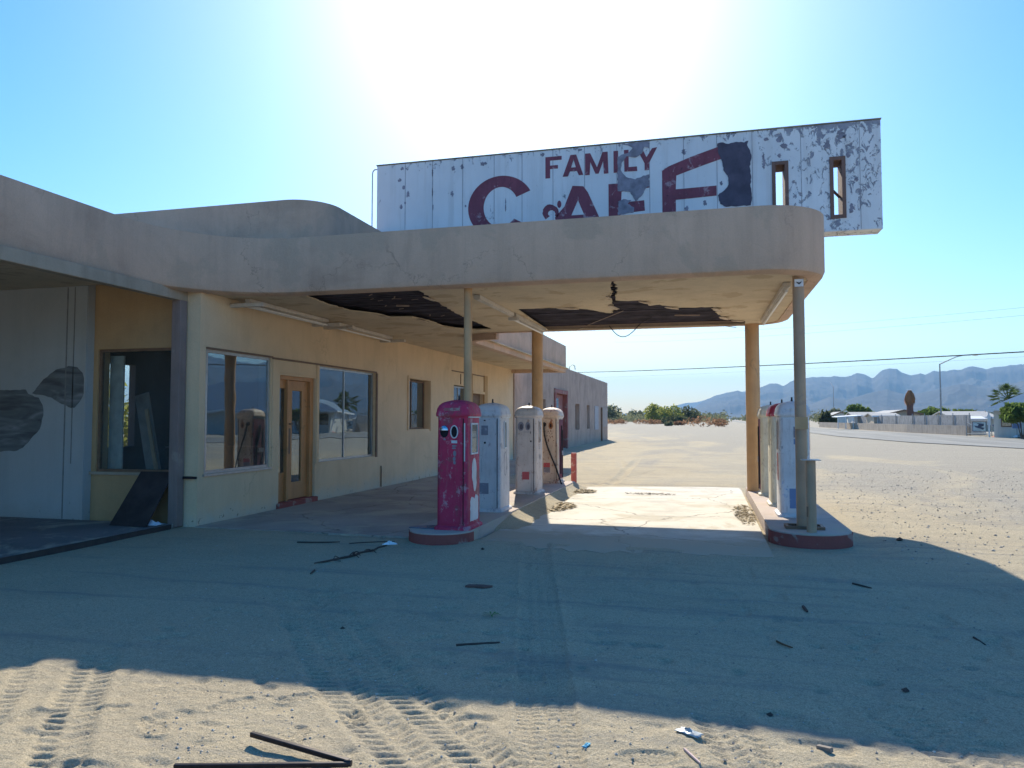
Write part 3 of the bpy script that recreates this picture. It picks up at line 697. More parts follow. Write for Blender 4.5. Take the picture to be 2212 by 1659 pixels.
# bare lath and joists showing through the holes
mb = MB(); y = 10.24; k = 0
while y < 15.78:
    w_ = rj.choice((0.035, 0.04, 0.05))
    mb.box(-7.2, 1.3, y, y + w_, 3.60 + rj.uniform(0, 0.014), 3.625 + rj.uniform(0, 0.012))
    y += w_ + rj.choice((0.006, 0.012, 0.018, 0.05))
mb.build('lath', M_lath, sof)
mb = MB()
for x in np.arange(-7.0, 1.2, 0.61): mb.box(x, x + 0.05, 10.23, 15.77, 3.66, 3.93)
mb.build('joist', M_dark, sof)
# loose battens and wires dangling under the holes
M_bw = plain('bare_wood', (0.30, 0.22, 0.18), 0.9)
bat = [((-2.65, 15.6, 3.50), (-1.45, 13.6, 3.575), 0.02, 0.008), ((-0.55, 14.3, 3.56), (-0.1, 14.5, 3.57), 0.05, 0.02), ((-5.2, 11.9, 3.565), (-5.0, 12.0, 3.57), 0.09, 0.02), ((0.1, 15.55, 3.52), (0.62, 15.75, 3.46), 0.03, 0.008)]
for _ in range(16):
    x = rj.uniform(-5.7, -4.5); y = rj.uniform(10.5, 14.6)
    bat.append(((x, y, 3.585), (x + rj.uniform(0.03, 0.12), y + rj.uniform(-0.1, 0.1), 3.595), 0.02, 0.006))
for q in bat: MB().bar(*q).build('loose_batten', M_bw, sof)
cat = [(-1.98 + 0.64 * t, 15.74 - 0.2 * math.sin(PI * t), 3.58 - 0.27 * math.sin(PI * t)) for t in [i / 14 for i in range(15)]]
mb = MB().tube(cat, 0.009, 6)
mb.tube([(-1.34, 15.74, 3.58), (-1.2, 15.2, 3.585), (-1.0, 14.6, 3.58)], 0.007, 5)
mb.build('dangling_wire', M_dark, sof)
# pillars
def pillar(x, y, r, mat, z0=0.0):
    t = [i / 10 for i in range(11)]
    return MB().tube([(x, y, z0), (x, y, z0 + 0.001)] + [(x, y, z0 + (ZS - z0) * u) for u in t[1:]], r, 24).build('pillar', mat, bld, smooth=True)
pf = pillar(-3.37, 10.32, 0.060, M_post, 0.13); pillar(-3.55, 15.75, 0.122, M_post); pillar(0.92, 15.72, 0.138, M_post, 0.13)
pr2 = pillar(1.22, 10.55, 0.074, M_post2, 0.13)
MB().box(1.165, 1.275, 10.462, 10.474, 3.36, 3.46).build('sticker', plain('sticker_white', (0.72, 0.72, 0.74), 0.5), pr2)
bird = [(1.185, 3.425), (1.205, 3.418), (1.22, 3.412), (1.235, 3.418), (1.255, 3.428), (1.24, 3.402), (1.227, 3.396), (1.22, 3.385), (1.213, 3.396), (1.2, 3.402)]
MB().prism([bird], mXZ, 10.456, 10.4615).build('emblem', M_dark, pr2)
MB().box(1.140, 1.300, 10.466, 10.472, 1.46, 1.62).build('paint_patch', M_post, pr2)
# windows and door of the storefront ---------------------------------
def shop_window(a, c, z0, z1, mull=(), mat=M_glass, fm=M_metal, fw=0.045, inset=0.09):
    x0, x1 = XW - inset - 0.05, XW - inset
    m = MB().box(x0, x1, a, a + fw, z0, z1).box(x0, x1, c - fw, c, z0, z1).box(x0, x1, a + fw + .001, c - fw - .001, z1 - fw, z1).box(x0, x1, a + fw + .001, c - fw - .001, z0, z0 + fw)
    for y in mull: m.box(x0 + 0.004, x1 - 0.004, y - 0.014, y + 0.014, z0 + fw + .001, z1 - fw - .001)
    f = m.build('window', fm, bld)
    MB().box(x0 + 0.02, x0 + 0.028, a + 0.03, c - 0.03, z0 + 0.03, z1 - 0.03).build('pane', mat, f)
    return f
w1 = shop_window(9.72, 11.43, 0.76, 2.66, inset=0.02)
w1['label'] = 'big plate glass corner window mirroring hills and sky'
MB().box(XW - 0.10, XW + 0.03, 9.69, 11.46, 2.661, 2.69).build('trim', M_trim, w1)
MB().box(XW - 0.10, XW + 0.035, 9.66, 11.44, 0.725, 0.759).build('sill', M_metal, w1)
w2 = shop_window(13.10, 15.68, 0.74, 2.64, (14.28,), inset=0.06)
MB().box(XW + 0.001, XW + 0.03, 11.47, 15.70, 2.645, 2.675).build('trim', M_trim, w2)
MB().box(XW - 0.07, XW + 0.02, 13.0, 13.09, 0.72, 2.642).build('jamb', M_wall, w2)
MB().box(XW - 0.2, XW + 0.025, 15.685, 15.76, 0.72, 2.642).build('jamb', M_trim, w2)
w3 = shop_window(17.66, 19.11, 1.32, 2.61, (18.2,), inset=0.15, fm=M_trim)
MB().box(XW - 0.03, XW + 0.03, 17.56, 17.63, 1.3, 2.7).box(XW - 0.03, XW + 0.03, 19.14, 19.24, 1.26, 2.7).box(XW - 0.03, XW + 0.03, 17.631, 19.139, 2.635, 2.70).build('trim', M_wall, w3)
b = NB('old_curtain'); v = b.coord((1, 12, 0.4)); n = b.noise(v, 1.5, 3)
M_curt = b.done(b.ramp(n, [(0.3, (0.22, 0.20, 0.22)), (0.7, (0.5, 0.47, 0.46))]), 0.9)
mb = MB(); pts = [(XW - 0.27 + 0.03 * math.sin(i * 1.7), 17.7 + i * 0.028) for i in range(50)]
mb.band(pts, 1.36, 2.56, 0.004).build('curtain', M_curt, w3)
w4 = shop_window(21.16, 22.59, 1.1, 2.60, (21.9,), inset=0.12)
MB().box(XW - 0.02, XW + 0.035, 22.86, 22.93, 0, 3.06).box(XW - 0.02, XW + 0.035, 24.24, 24.62, 0, 3.06).build('pilaster', M_orange, bld)
d2 = MB().box(XW - 0.18, XW - 0.13, 22.94, 24.23, 0.04, 2.44).build('door', M_trim, bld)
d2['label'] = 'brown side door behind the pumps'
MB().box(XW + 0.001, XW + 0.05, 22.94, 24.23, 2.42, 2.5).build('lintel', M_wall, d2)
for (yy, zz) in ((20.95, 3.02),):
    MB().box(XW + 0.001, XW + 0.02, yy, 24.2, zz, zz + 0.03).box(XW + 0.001, XW + 0.02, 21.75, 21.78, 2.66, 2.98).build('wall_bracket', M_trim, bld)
# the glazed entrance
dr = MB().box(XW - 0.22, XW - 0.05, 11.72, 11.79, 0.10, 2.38).box(XW - 0.22, XW - 0.05, 12.86, 12.98, 0.10, 2.38).box(XW - 0.22, XW - 0.05, 11.791, 12.859, 2.31, 2.38).box(XW - 0.22, XW - 0.05, 12.06, 12.11, 0.10, 2.309).build('door_frame', M_door, bld)
MB().box(XW - 0.16, XW - 0.12, 11.79, 12.06, 0.62, 2.15).build('pane', M_glass, dr)
for q in ((2.151, 2.308), (0.10, 0.619)): MB().box(XW - 0.165, XW - 0.10, 11.791, 12.059, *q).build('side_panel', M_door, dr)
ysd = [12.112, 12.32, 12.66, 12.858]; zsd = [0.11, 0.42, 2.12, 2.307]
leaf = MB().grid(ysd, zsd, lambda i, j: not (i == 1 and j == 1), mYZ, XW - 0.165, XW - 0.11).build('door', M_door, bld, bevel=0.004)
leaf['label'] = 'varnished wooden entrance door with a tall narrow glass'
MB().box(XW - 0.145, XW - 0.135, 12.31, 12.67, 0.41, 2.13).build('pane', M_glass, leaf)
MB().box(XW - 0.109, XW - 0.095, 12.15, 12.25, 0.95, 1.42).build('push_plate', M_trim, leaf)
MB().tube([(XW - 0.11, 12.22, 1.5), (XW - 0.06, 12.22, 1.5), (XW - 0.05, 12.22, 1.5)], [0.012, 0.012, 0.03], 12).build('handle', M_trim, leaf)
MB().box(XW - 0.22, XW + 0.06, 11.66, 13.02, -0.02, 0.10).build('door_step', M_red, bld, bevel=0.015)
MB().box(XW + 0.001, XW + 0.02, 11.5, 12.98, 2.42, 2.44).box(XW + 0.001, XW + 0.016, 11.48, 11.70, 0.76, 2.64).build('trim', M_wall, bld)
MB().tube([(XW + 0.02, 15.98, 0.02), (XW + 0.02, 15.98, 0.42), (XW + 0.015, 15.98, 0.5)], 0.014, 8).build('pipe', M_trim, bld)
# office window towards the lot
f = MB().box(-9.20, -9.16, 9.58, 9.64, 0.78, 2.68).box(-7.66, -7.62, 9.58, 9.64, 0.78, 2.68).box(-9.159, -7.661, 9.58, 9.64, 2.64, 2.68).box(-9.159, -7.661, 9.57, 9.64, 0.78, 0.82).build('window', M_trim, bld)
f['label'] = 'wide office window with a dusty pane facing the lot'
MB().box(-9.17, -7.65, 9.60, 9.607, 0.81, 2.65).build('pane', M_glass_clear, f)
MB().box(-9.29, -7.60, 9.51, 9.548, 0.735, 0.779).build('sill', M_beam, f)
MB().box(-7.60, -7.36, 9.50, 9.55, 0.70, 0.735).build('sill_block', M_dark, bld)
# corner glass return between post and storefront
MB().box(-7.575, -7.40, 9.60, 9.61, 0.78, 2.66).build('corner_pane', M_glass, bld)
MB().tube([(XW - 0.03, 9.66, 0.76), (XW - 0.03, 9.66, 2.66)], 0.02, 10).build('corner_strip', M_metal, bld)
# things left inside the office, seen through its window
def leftover(name, mbq, mat, label, cat): return setp(mbq.build(name, mat), label, cat)
leftover('pale_board', MB().box(-9.24, -8.98, 9.84, 9.87, 0.062, 2.60), plain('pale_panel', (0.62, 0.64, 0.60), 0.7), 'tall pale board standing inside the office window', 'board')
leftover('leaning_board', MB().bar((-8.45, 10.1, 0.075), (-8.98, 10.25, 2.0), 0.26, 0.03, (0, 1, 0)), M_board, 'wide grey board leaning behind the pale board inside the office', 'board')
leftover('leaning_plank', MB().bar((-8.30, 10.0, 0.07), (-8.80, 10.15, 1.75), 0.06, 0.025, (0, 1, 0)), plain('bright_plank', (0.5, 0.36, 0.22), 0.8), 'narrow brown plank leaning in front of the grey board in the office', 'plank')
sh = thing('shop_counter', 'dark wooden counter standing deep inside the office', 'counter', (-9.0, 13.0, 0.062))
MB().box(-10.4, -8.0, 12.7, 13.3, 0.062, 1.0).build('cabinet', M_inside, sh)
MB().box(-10.5, -7.95, 12.65, 13.35, 1.001, 1.05).build('counter_top', M_trim, sh)
# ------------------------------------------------------------------ fluorescent fixtures under the soffit
M_fix = paint('fixture_enamel', (0.62, 0.55, 0.47), wear=(0.45, 0.36, 0.28), amt=0.6, rough=0.5)
M_tube = plain('fluorescent_glass', (0.74, 0.70, 0.64), 0.3, var=0.05)
def fixture(label, p, q, tubes=1, plates=(True, True), pl=0.3, w=0.16, loc=None):
    t = thing('fluorescent_fixture', label, 'light fixture', ((p[0] + q[0]) / 2, (p[1] + q[1]) / 2, ZS), 'fluorescent fixtures under the soffit')
    zt = ZS - 0.003
    MB().bar((p[0], p[1], zt - 0.035), (q[0], q[1], zt - 0.035), w * 0.62, 0.065).bar((p[0], p[1], zt - 0.075), (q[0], q[1], zt - 0.075), w * 0.3, 0.012).build('housing', M_fix, t, bevel=0.006)
    d = (Vector(q) - Vector(p)).normalized()
    for k in range(tubes):
        off = (k - (tubes - 1) / 2) * 0.07
        a = Vector((p[0] + off, p[1], zt - 0.115)) + d * 0.05; c = Vector((q[0] + off, q[1], zt - 0.115)) - d * 0.05
        MB().tube([a, c], 0.02, 10).build('lamp_tube', M_tube, t, smooth=True)
    for e, on in ((p, plates[0]), (q, plates[1])):
        if on: MB().box(e[0] - pl, e[0] + pl, e[1] - 0.05, e[1] + 0.05, zt - 0.135, zt - 0.075).build('end_plate', M_fix, t, bevel=0.008)
    return t
fixture('long tube fixture with a white end plate beside the storefront corner', (-7.06, 10.3, 0), (-7.06, 12.85, 0), 2, pl=0.30)
fixture('tube fixture above the entrance door running towards the small window', (-7.08, 13.3, 0), (-7.10, 15.95, 0), 1, pl=0.36)
fixture('fixture beside the thin pillar, bare channel without a tube', (-3.40, 10.85, 0), (-3.37, 12.85, 0), 0, (False, False))
fixture('fixture with one bare tube ending at the thick pillar behind the pumps', (-3.36, 12.95, 0), (-3.33, 15.35, 0), 1, (True, False), pl=0.09)
fixture('fixture on the right end of the canopy behind the slim pillar', (1.12, 10.95, 0), (1.08, 14.9, 0), 1, (False, False))
# ------------------------------------------------------------------ the rooftop sign
YS = 11.25
b = NB('peeling_sign_paint'); v = b.coord()
base = b.ramp(b.noise(v, 1.1, 5, 0.6), [(0.3, (0.66, 0.68, 0.70)), (0.7, (0.78, 0.79, 0.80))])
stv = b.noise(b.coord((5, 5, 0.3)), 1.6, 5, 0.6)
base = b.mix(b.ramp(stv, [(0.5, 0.0), (0.75, 0.35)]), base, (0.42, 0.40, 0.38))
flk = b.noise(b.coord((1.25, 1, 0.85)), 7.5, 12, 0.74, 0.9); X, Y, Z = b.sep(v)[0], b.sep(v)[1], b.sep(v)[2]
wear = b.math('ADD', b.ramp(X, [(0.0, 0.0), (1.0, 0.0)]), 0.0)
mr = b.n('ShaderNodeMapRange'); b.put(mr.inputs[0], X); mr.inputs[1].default_value = 2.0; mr.inputs[2].default_value = 3.1; mr.inputs[3].default_value = 0.0; mr.inputs[4].default_value = 0.10
big = b.noise(v, 1.3, 4, 0.55)
edgew = b.n('ShaderNodeMapRange'); b.put(edgew.inputs[0], Z); edgew.inputs[1].default_value = 1.40; edgew.inputs[2].default_value = 1.55; edgew.inputs[3].default_value = 0.0; edgew.inputs[4].default_value = 0.10
sc = b.math('ADD', b.math('ADD', flk, mr.outputs[0]), b.math('ADD', edgew.outputs[0], b.math('MULTIPLY', b.math('SUBTRACT', big, 0.5), 0.28)))
pm = b.ramp(sc, [(0.648, 0.0), (0.656, 1.0)])
und = b.ramp(b.noise(v, 9, 5, 0.6), [(0.3, (0.20, 0.205, 0.25)), (0.7, (0.36, 0.365, 0.42))])
M_sign = b.done(b.mix(pm, base, und), 0.7, b.bump(b.math('MULTIPLY', pm, -1.0), 0.004), spec=0.25)
M_letter = paint('faded_maroon_lettering', (0.225, 0.07, 0.10), wear=(0.40, 0.28, 0.31), amt=0.585, scale=6, rough=0.8, rust=(0.10, 0.05, 0.07))
M_bare = plain('bare_sign_board', (0.24, 0.235, 0.285), 0.85, var=0.35, scale=7, bump=0.002)
M_bare2 = plain('dark_bare_board', (0.085, 0.08, 0.115), 0.85, var=0.25, scale=5)
M_frame = paint('brown_opening_frame', (0.20, 0.115, 0.09), wear=(0.28, 0.2, 0.16), amt=0.6, rough=0.7)
sign = thing('rooftop_sign', 'long white peeling sign board on the canopy roof reading FAMILY CAFE', 'sign', (-1.4, YS + 0.15, 4.26))
ORG[sign.name] = Vector((-1.4, YS + 0.15, 4.26))
xs = [-5.28, 0.975, 1.19, 1.755, 1.955, 2.43]; zs = [4.26, 4.45, 5.33, 5.82]
MB().grid(xs, zs, lambda i, j: not (j == 1 and i in (1, 3)), mXZ, YS, YS + 0.33).build('panel', M_sign, sign, bevel=0.006)
def onsign(loops, d0, d1, name, mat, parent=None):
    return MB().prism(loops, mXZ, YS - d1, YS - d0).build(name, mat, parent or sign)
LT = {}
LT['F'] = [[(-2.4, 5.71), (-2.14, 5.71), (-2.14, 5.65), (-2.325, 5.65), (-2.325, 5.57), (-2.2, 5.57), (-2.2, 5.515), (-2.325, 5.515), (-2.325, 5.37), (-2.4, 5.37)]]
LT['A'] = [[(-2.0, 5.71), (-1.91, 5.71), (-1.8, 5.38), (-1.87, 5.38), (-1.9, 5.45), (-2.01, 5.45), (-2.04, 5.375), (-2.125, 5.375)], [(-1.955, 5.64), (-1.915, 5.51), (-1.99, 5.51)]]
LT['M'] = [[(-1.77, 5.71), (-1.69, 5.71), (-1.585, 5.48), (-1.5, 5.71), (-1.42, 5.71), (-1.41, 5.37), (-1.48, 5.37), (-1.49, 5.57), (-1.56, 5.38), (-1.61, 5.38), (-1.69, 5.57), (-1.7, 5.37), (-1.77, 5.37)]]
LT['I'] = [[(-1.33, 5.71), (-1.26, 5.71), (-1.26, 5.37), (-1.33, 5.37)]]
LT['L'] = [[(-1.17, 5.71), (-1.1, 5.71), (-1.1, 5.44), (-0.975, 5.44), (-0.97, 5.37), (-1.165, 5.375)]]
LT['Y'] = [[(-0.97, 5.70), (-0.89, 5.70), (-0.83, 5.57), (-0.745, 5.70), (-0.67, 5.71), (-0.79, 5.48), (-0.79, 5.37), (-0.86, 5.37), (-0.86, 5.48)]]
cen = (-3.13, 4.975); outa = [(cen[0] + 0.545 * math.cos(R(a)), cen[1] + 0.50 * math.sin(R(a))) for a in range(27, 325, 6)]
ina = [(cen[0] + 0.285 * math.cos(R(a)), cen[1] + 0.32 * math.sin(R(a))) for a in range(320, 24, -6)]
LT['C'] = [outa + ina]
LT['A2'] = [[(-1.97, 5.22), (-1.8, 5.20), (-1.73, 5.1), (-1.56, 4.71), (-1.53, 4.62), (-1.72, 4.62), (-1.76, 4.70), (-2.02, 4.70), (-2.06, 4.62), (-2.22, 4.62), (-2.25, 4.74), (-2.1, 4.9)], [(-1.885, 4.99), (-1.79, 4.755), (-1.99, 4.755)]]
LT['curl'] = [[(-2.4, 4.72), (-2.44, 4.79), (-2.45, 4.82), (-2.44, 4.85), (-2.44, 4.88), (-2.42, 4.91), (-2.4, 4.93), (-2.37, 4.95), (-2.34, 4.955), (-2.31, 4.95), (-2.28, 4.94), (-2.25, 4.92), (-2.22, 4.9), (-2.2, 4.87), (-2.19, 4.84), (-2.19, 4.78), (-2.21, 4.74), (-2.25, 4.77), (-2.24, 4.80), (-2.25, 4.82), (-2.26, 4.84), (-2.29, 4.86), (-2.31, 4.86), (-2.33, 4.855), (-2.35, 4.84), (-2.36, 4.82), (-2.36, 4.79), (-2.33, 4.77)]]
LT['leaf'] = [ellipse(-2.18, 4.945, 0.033, 0.058, 14)]
LT['F2'] = [[(-1.41, 5.2), (-1.26, 5.2), (-0.79, 5.21), (-0.79, 5.1), (-1.21, 5.07), (-1.22, 4.90), (-0.87, 4.91), (-0.86, 4.75), (-1.23, 4.73), (-1.23, 4.6), (-1.41, 4.6)]]
LT['E'] = [[(-0.6, 5.34), (-0.5, 5.4), (-0.16, 5.52), (0.22, 5.63), (0.28, 5.45), (0.03, 5.38), (-0.23, 5.3), (-0.39, 5.25), (-0.4, 5.04), (0.19, 5.05), (0.19, 4.9), (-0.4, 4.88), (-0.4, 4.6), (-0.6, 4.61)]]
for k_, lp in LT.items():
    onsign(lp, 0.001, 0.005, 'letter' if k_ not in ('curl', 'leaf') else 'scroll', M_letter)
p1 = [(0.21, 5.68), (0.29, 5.69), (0.37, 5.66), (0.48, 5.68), (0.59, 5.66), (0.65, 5.68), (0.63, 5.62), (0.67, 5.54), (0.69, 5.43), (0.66, 5.3), (0.68, 5.16), (0.67, 4.99), (0.69, 4.83), (0.67, 4.72), (0.54, 4.72), (0.43, 4.72), (0.32, 4.72), (0.24, 4.77), (0.22, 4.83), (0.21, 4.9), (0.29, 4.96), (0.36, 5.05), (0.36, 5.15), (0.29, 5.27), (0.28, 5.37), (0.22, 5.53)]
p2 = [(-1.27, 5.61), (-1.21, 5.64), (-1.09, 5.67), (-1.03, 5.73), (-1.11, 5.78), (-1.19, 5.805), (-0.99, 5.81), (-0.79, 5.81), (-0.79, 5.7), (-0.86, 5.73), (-0.9, 5.63), (-0.99, 5.58), (-1.13, 5.61), (-1.21, 5.5), (-1.22, 5.4), (-1.14, 5.29), (-1.0, 5.24), (-0.88, 5.29), (-0.79, 5.3), (-0.79, 5.12), (-0.83, 5.11), (-0.9, 4.99), (-1.0, 4.9), (-1.08, 5.05), (-1.19, 5.08), (-1.27, 5.08)]
p3 = [(-1.26, 4.92), (-1.18, 4.95), (-1.06, 4.92), (-1.12, 4.87), (-1.02, 4.81), (-1.03, 4.73), (-1.27, 4.71)]
for pp, mt in ((p1, M_bare2), (p2, M_bare), (p3, M_bare)):
    onsign([jag(pp, 0.008, 0.03, rj)], 0.0055, 0.0085, 'bare_patch', mt)
small = [(-4.87, 5.55, .05, .035), (-4.80, 5.42, .035, .05), (-4.72, 5.30, .04, .07), (-4.84, 5.10, .035, .06), (-4.77, 5.16, .02, .03), (-3.95, 5.25, .04, .07), (-4.29, 5.62, .015, .09), (-4.29, 5.30, .015, .11), (-4.28, 5.05, .012, .07), (-3.93, 5.66, .05, .05), (-3.78, 5.68, .035, .06), (-3.42, 5.70, .08, .05), (-4.83, 5.74, .04, .04), (-2.45, 5.76, .05, .05), (-3.72, 5.03, .02, .03), (-3.05, 5.0, .012, .16), (-1.85, 5.78, .05, .03), (-0.27, 5.60, .05, .06), (-0.24, 4.74, .04, .055), (0.02, 4.80, .04, .06), (0.26, 5.08, .03, .05), (0.86, 5.36, .03, .18), (0.90, 5.68, .055, .035), (1.08, 5.66, .05, .06), (1.14, 5.56, .06, .05), (1.08, 5.42, .035, .045), (2.1, 4.98, .04, .04), (2.03, 4.58, .045, .10), (1.72, 5.52, .06, .11), (1.9, 5.65, .08, .09), (2.0, 5.35, .04, .06)]
for (x, z, a, c) in small:
    onsign([jag(ellipse(x, z, a * 0.72, c * 0.72, 7), min(a, c) * 0.42, 0.012, rj)], 0.001, 0.0035, 'bare_patch', M_bare)
for (xa, xb, za, zb) in ((0.975, 1.19, 4.45, 5.33), (1.755, 1.955, 4.45, 5.33)):
    e = 0.045
    MB().box(xa - 0.005, xa + e, YS - 0.014, YS + 0.34, za - 0.005, zb + 0.005).box(xb - e, xb + 0.005, YS - 0.014, YS + 0.34, za - 0.005, zb + 0.005).box(xa + e + .001, xb - e - .001, YS - 0.014, YS + 0.34, zb - e, zb + 0.005).box(xa + e + .001, xb - e - .001, YS - 0.014, YS + 0.34, za - 0.005, za + e).build('opening_frame', M_frame, sign)
MB().bar((1.80, YS + 0.2, 4.93), (1.91, YS + 0.2, 4.80), 0.03, 0.03).build('brace', M_frame, sign)
mb = MB()
for x in (-4.77, -4.29, -3.77, -3.24, -2.78, -2.28, -1.78, -1.28, -0.785, -0.28, 0.20, 0.70, 1.37, 2.15):
    mb.box(x - 0.004, x + 0.004, YS - 0.0035, YS + 0.01, 4.27, 5.815)
mb.build('panel_seam', plain('seam_grey', (0.33, 0.33, 0.36), 0.8), sign)
MB().box(-5.29, 2.44, YS - 0.012, YS + 0.34, 5.823, 5.838).build('cap_trim', plain('rusty_cap', (0.28, 0.24, 0.16), 0.8, var=0.5), sign)
mb = MB()
for x in (-4.5, -2.5, -0.5, 0.6): mb.box(x, x + 0.1, YS + 0.1, YS + 0.2, 3.78, 4.258).bar((x + 0.05, YS + 0.33, 5.5), (x + 0.05, YS + 1.5, 3.8), 0.06, 0.06)
mb.build('support', M_frame, sign)
MB().tube([(-5.30, YS + 0.1, 5.80), (-5.37, YS + 0.1, 5.80), (-5.40, YS + 0.1, 5.77), (-5.41, YS + 0.1, 5.72), (-5.41, YS + 0.1, 3.85)], 0.011, 8).build('conduit', M_metal, sign)
# the board is 10 m long and stands in the middle of the canopy roof
sign.scale = (1.144, 1.144, 1.144); sign.location = (-1.602, 13.04, 4.643)
# ------------------------------------------------------------------ pump islands
M_isl = concrete('island_concrete', (0.50, 0.41, 0.355), False)
def island(label, x0, x1, y0, y1, h, tail=False):
    r = (x1 - x0) / 2 - 0.02; cx = (x0 + x1) / 2
    t = thing('pump_island', label, 'pump island', (cx, (y0 + y1) / 2, 0), 'pump islands')
    def outline(e):
        return arcpts(cx, y0 + r, r + 0.02 - e, 180, 360, 20) + [(x1 - e, y1 - 0.05 - e), (x1 - 0.05 - e, y1 - e), (x0 + 0.05 + e, y1 - e), (x0 + e, y1 - 0.05 - e)]
    MB().prism([outline(0.012)], mXY, -0.05, h).build('slab', M_isl, t, bevel=0.012)
    a = outline(0.0); k0 = a[:21]
    MB().band([(x1, y1 - 2.8)][:0] + k0[::1], -0.05, h - 0.018, 0.0115).build('painted_edge', M_red, t)
    return t
isl_l = island('long low kerbed island with a red edge carrying four old pumps beside the storefront', -3.84, -2.96, 8.92, 17.2, 0.14)
isl_r = island('pump island with a curved red nose under the right end of the canopy', 0.78, 1.82, 10.0, 16.6, 0.15)
# ------------------------------------------------------------------ fuel pumps
M_black = plain('black_rubber', (0.022, 0.021, 0.024), 0.6)
M_chrome = plain('dull_chrome', (0.55, 0.57, 0.62), 0.22, 1.0, 0.1)
M_dim = plain('dim_recess', (0.10, 0.085, 0.105), 0.9)
M_hole = plain('dark_recess', (0.02, 0.017, 0.022), 0.9)
M_lblred = paint('faded_red_label', (0.48, 0.09, 0.10), wear=(0.60, 0.5, 0.47), amt=0.6, scale=14, rough=0.6)
M_lblgrey = paint('faded_grey_label', (0.24, 0.23, 0.27), wear=(0.42, 0.40, 0.42), amt=0.58, scale=14, rough=0.6)
M_lblblue = paint('faded_blue_label', (0.17, 0.25, 0.42), wear=(0.42, 0.46, 0.55), amt=0.6, scale=7, rough=0.6)
M_white_enamel = paint('white_enamel', (0.62, 0.64, 0.66), wear=(0.45, 0.42, 0.42), amt=0.66, rough=0.45)
M_pane = glassy('dial_glass', (0.28, 0.30, 0.33), 1.0, 0.10)
W, Dp = 0.43, 0.58
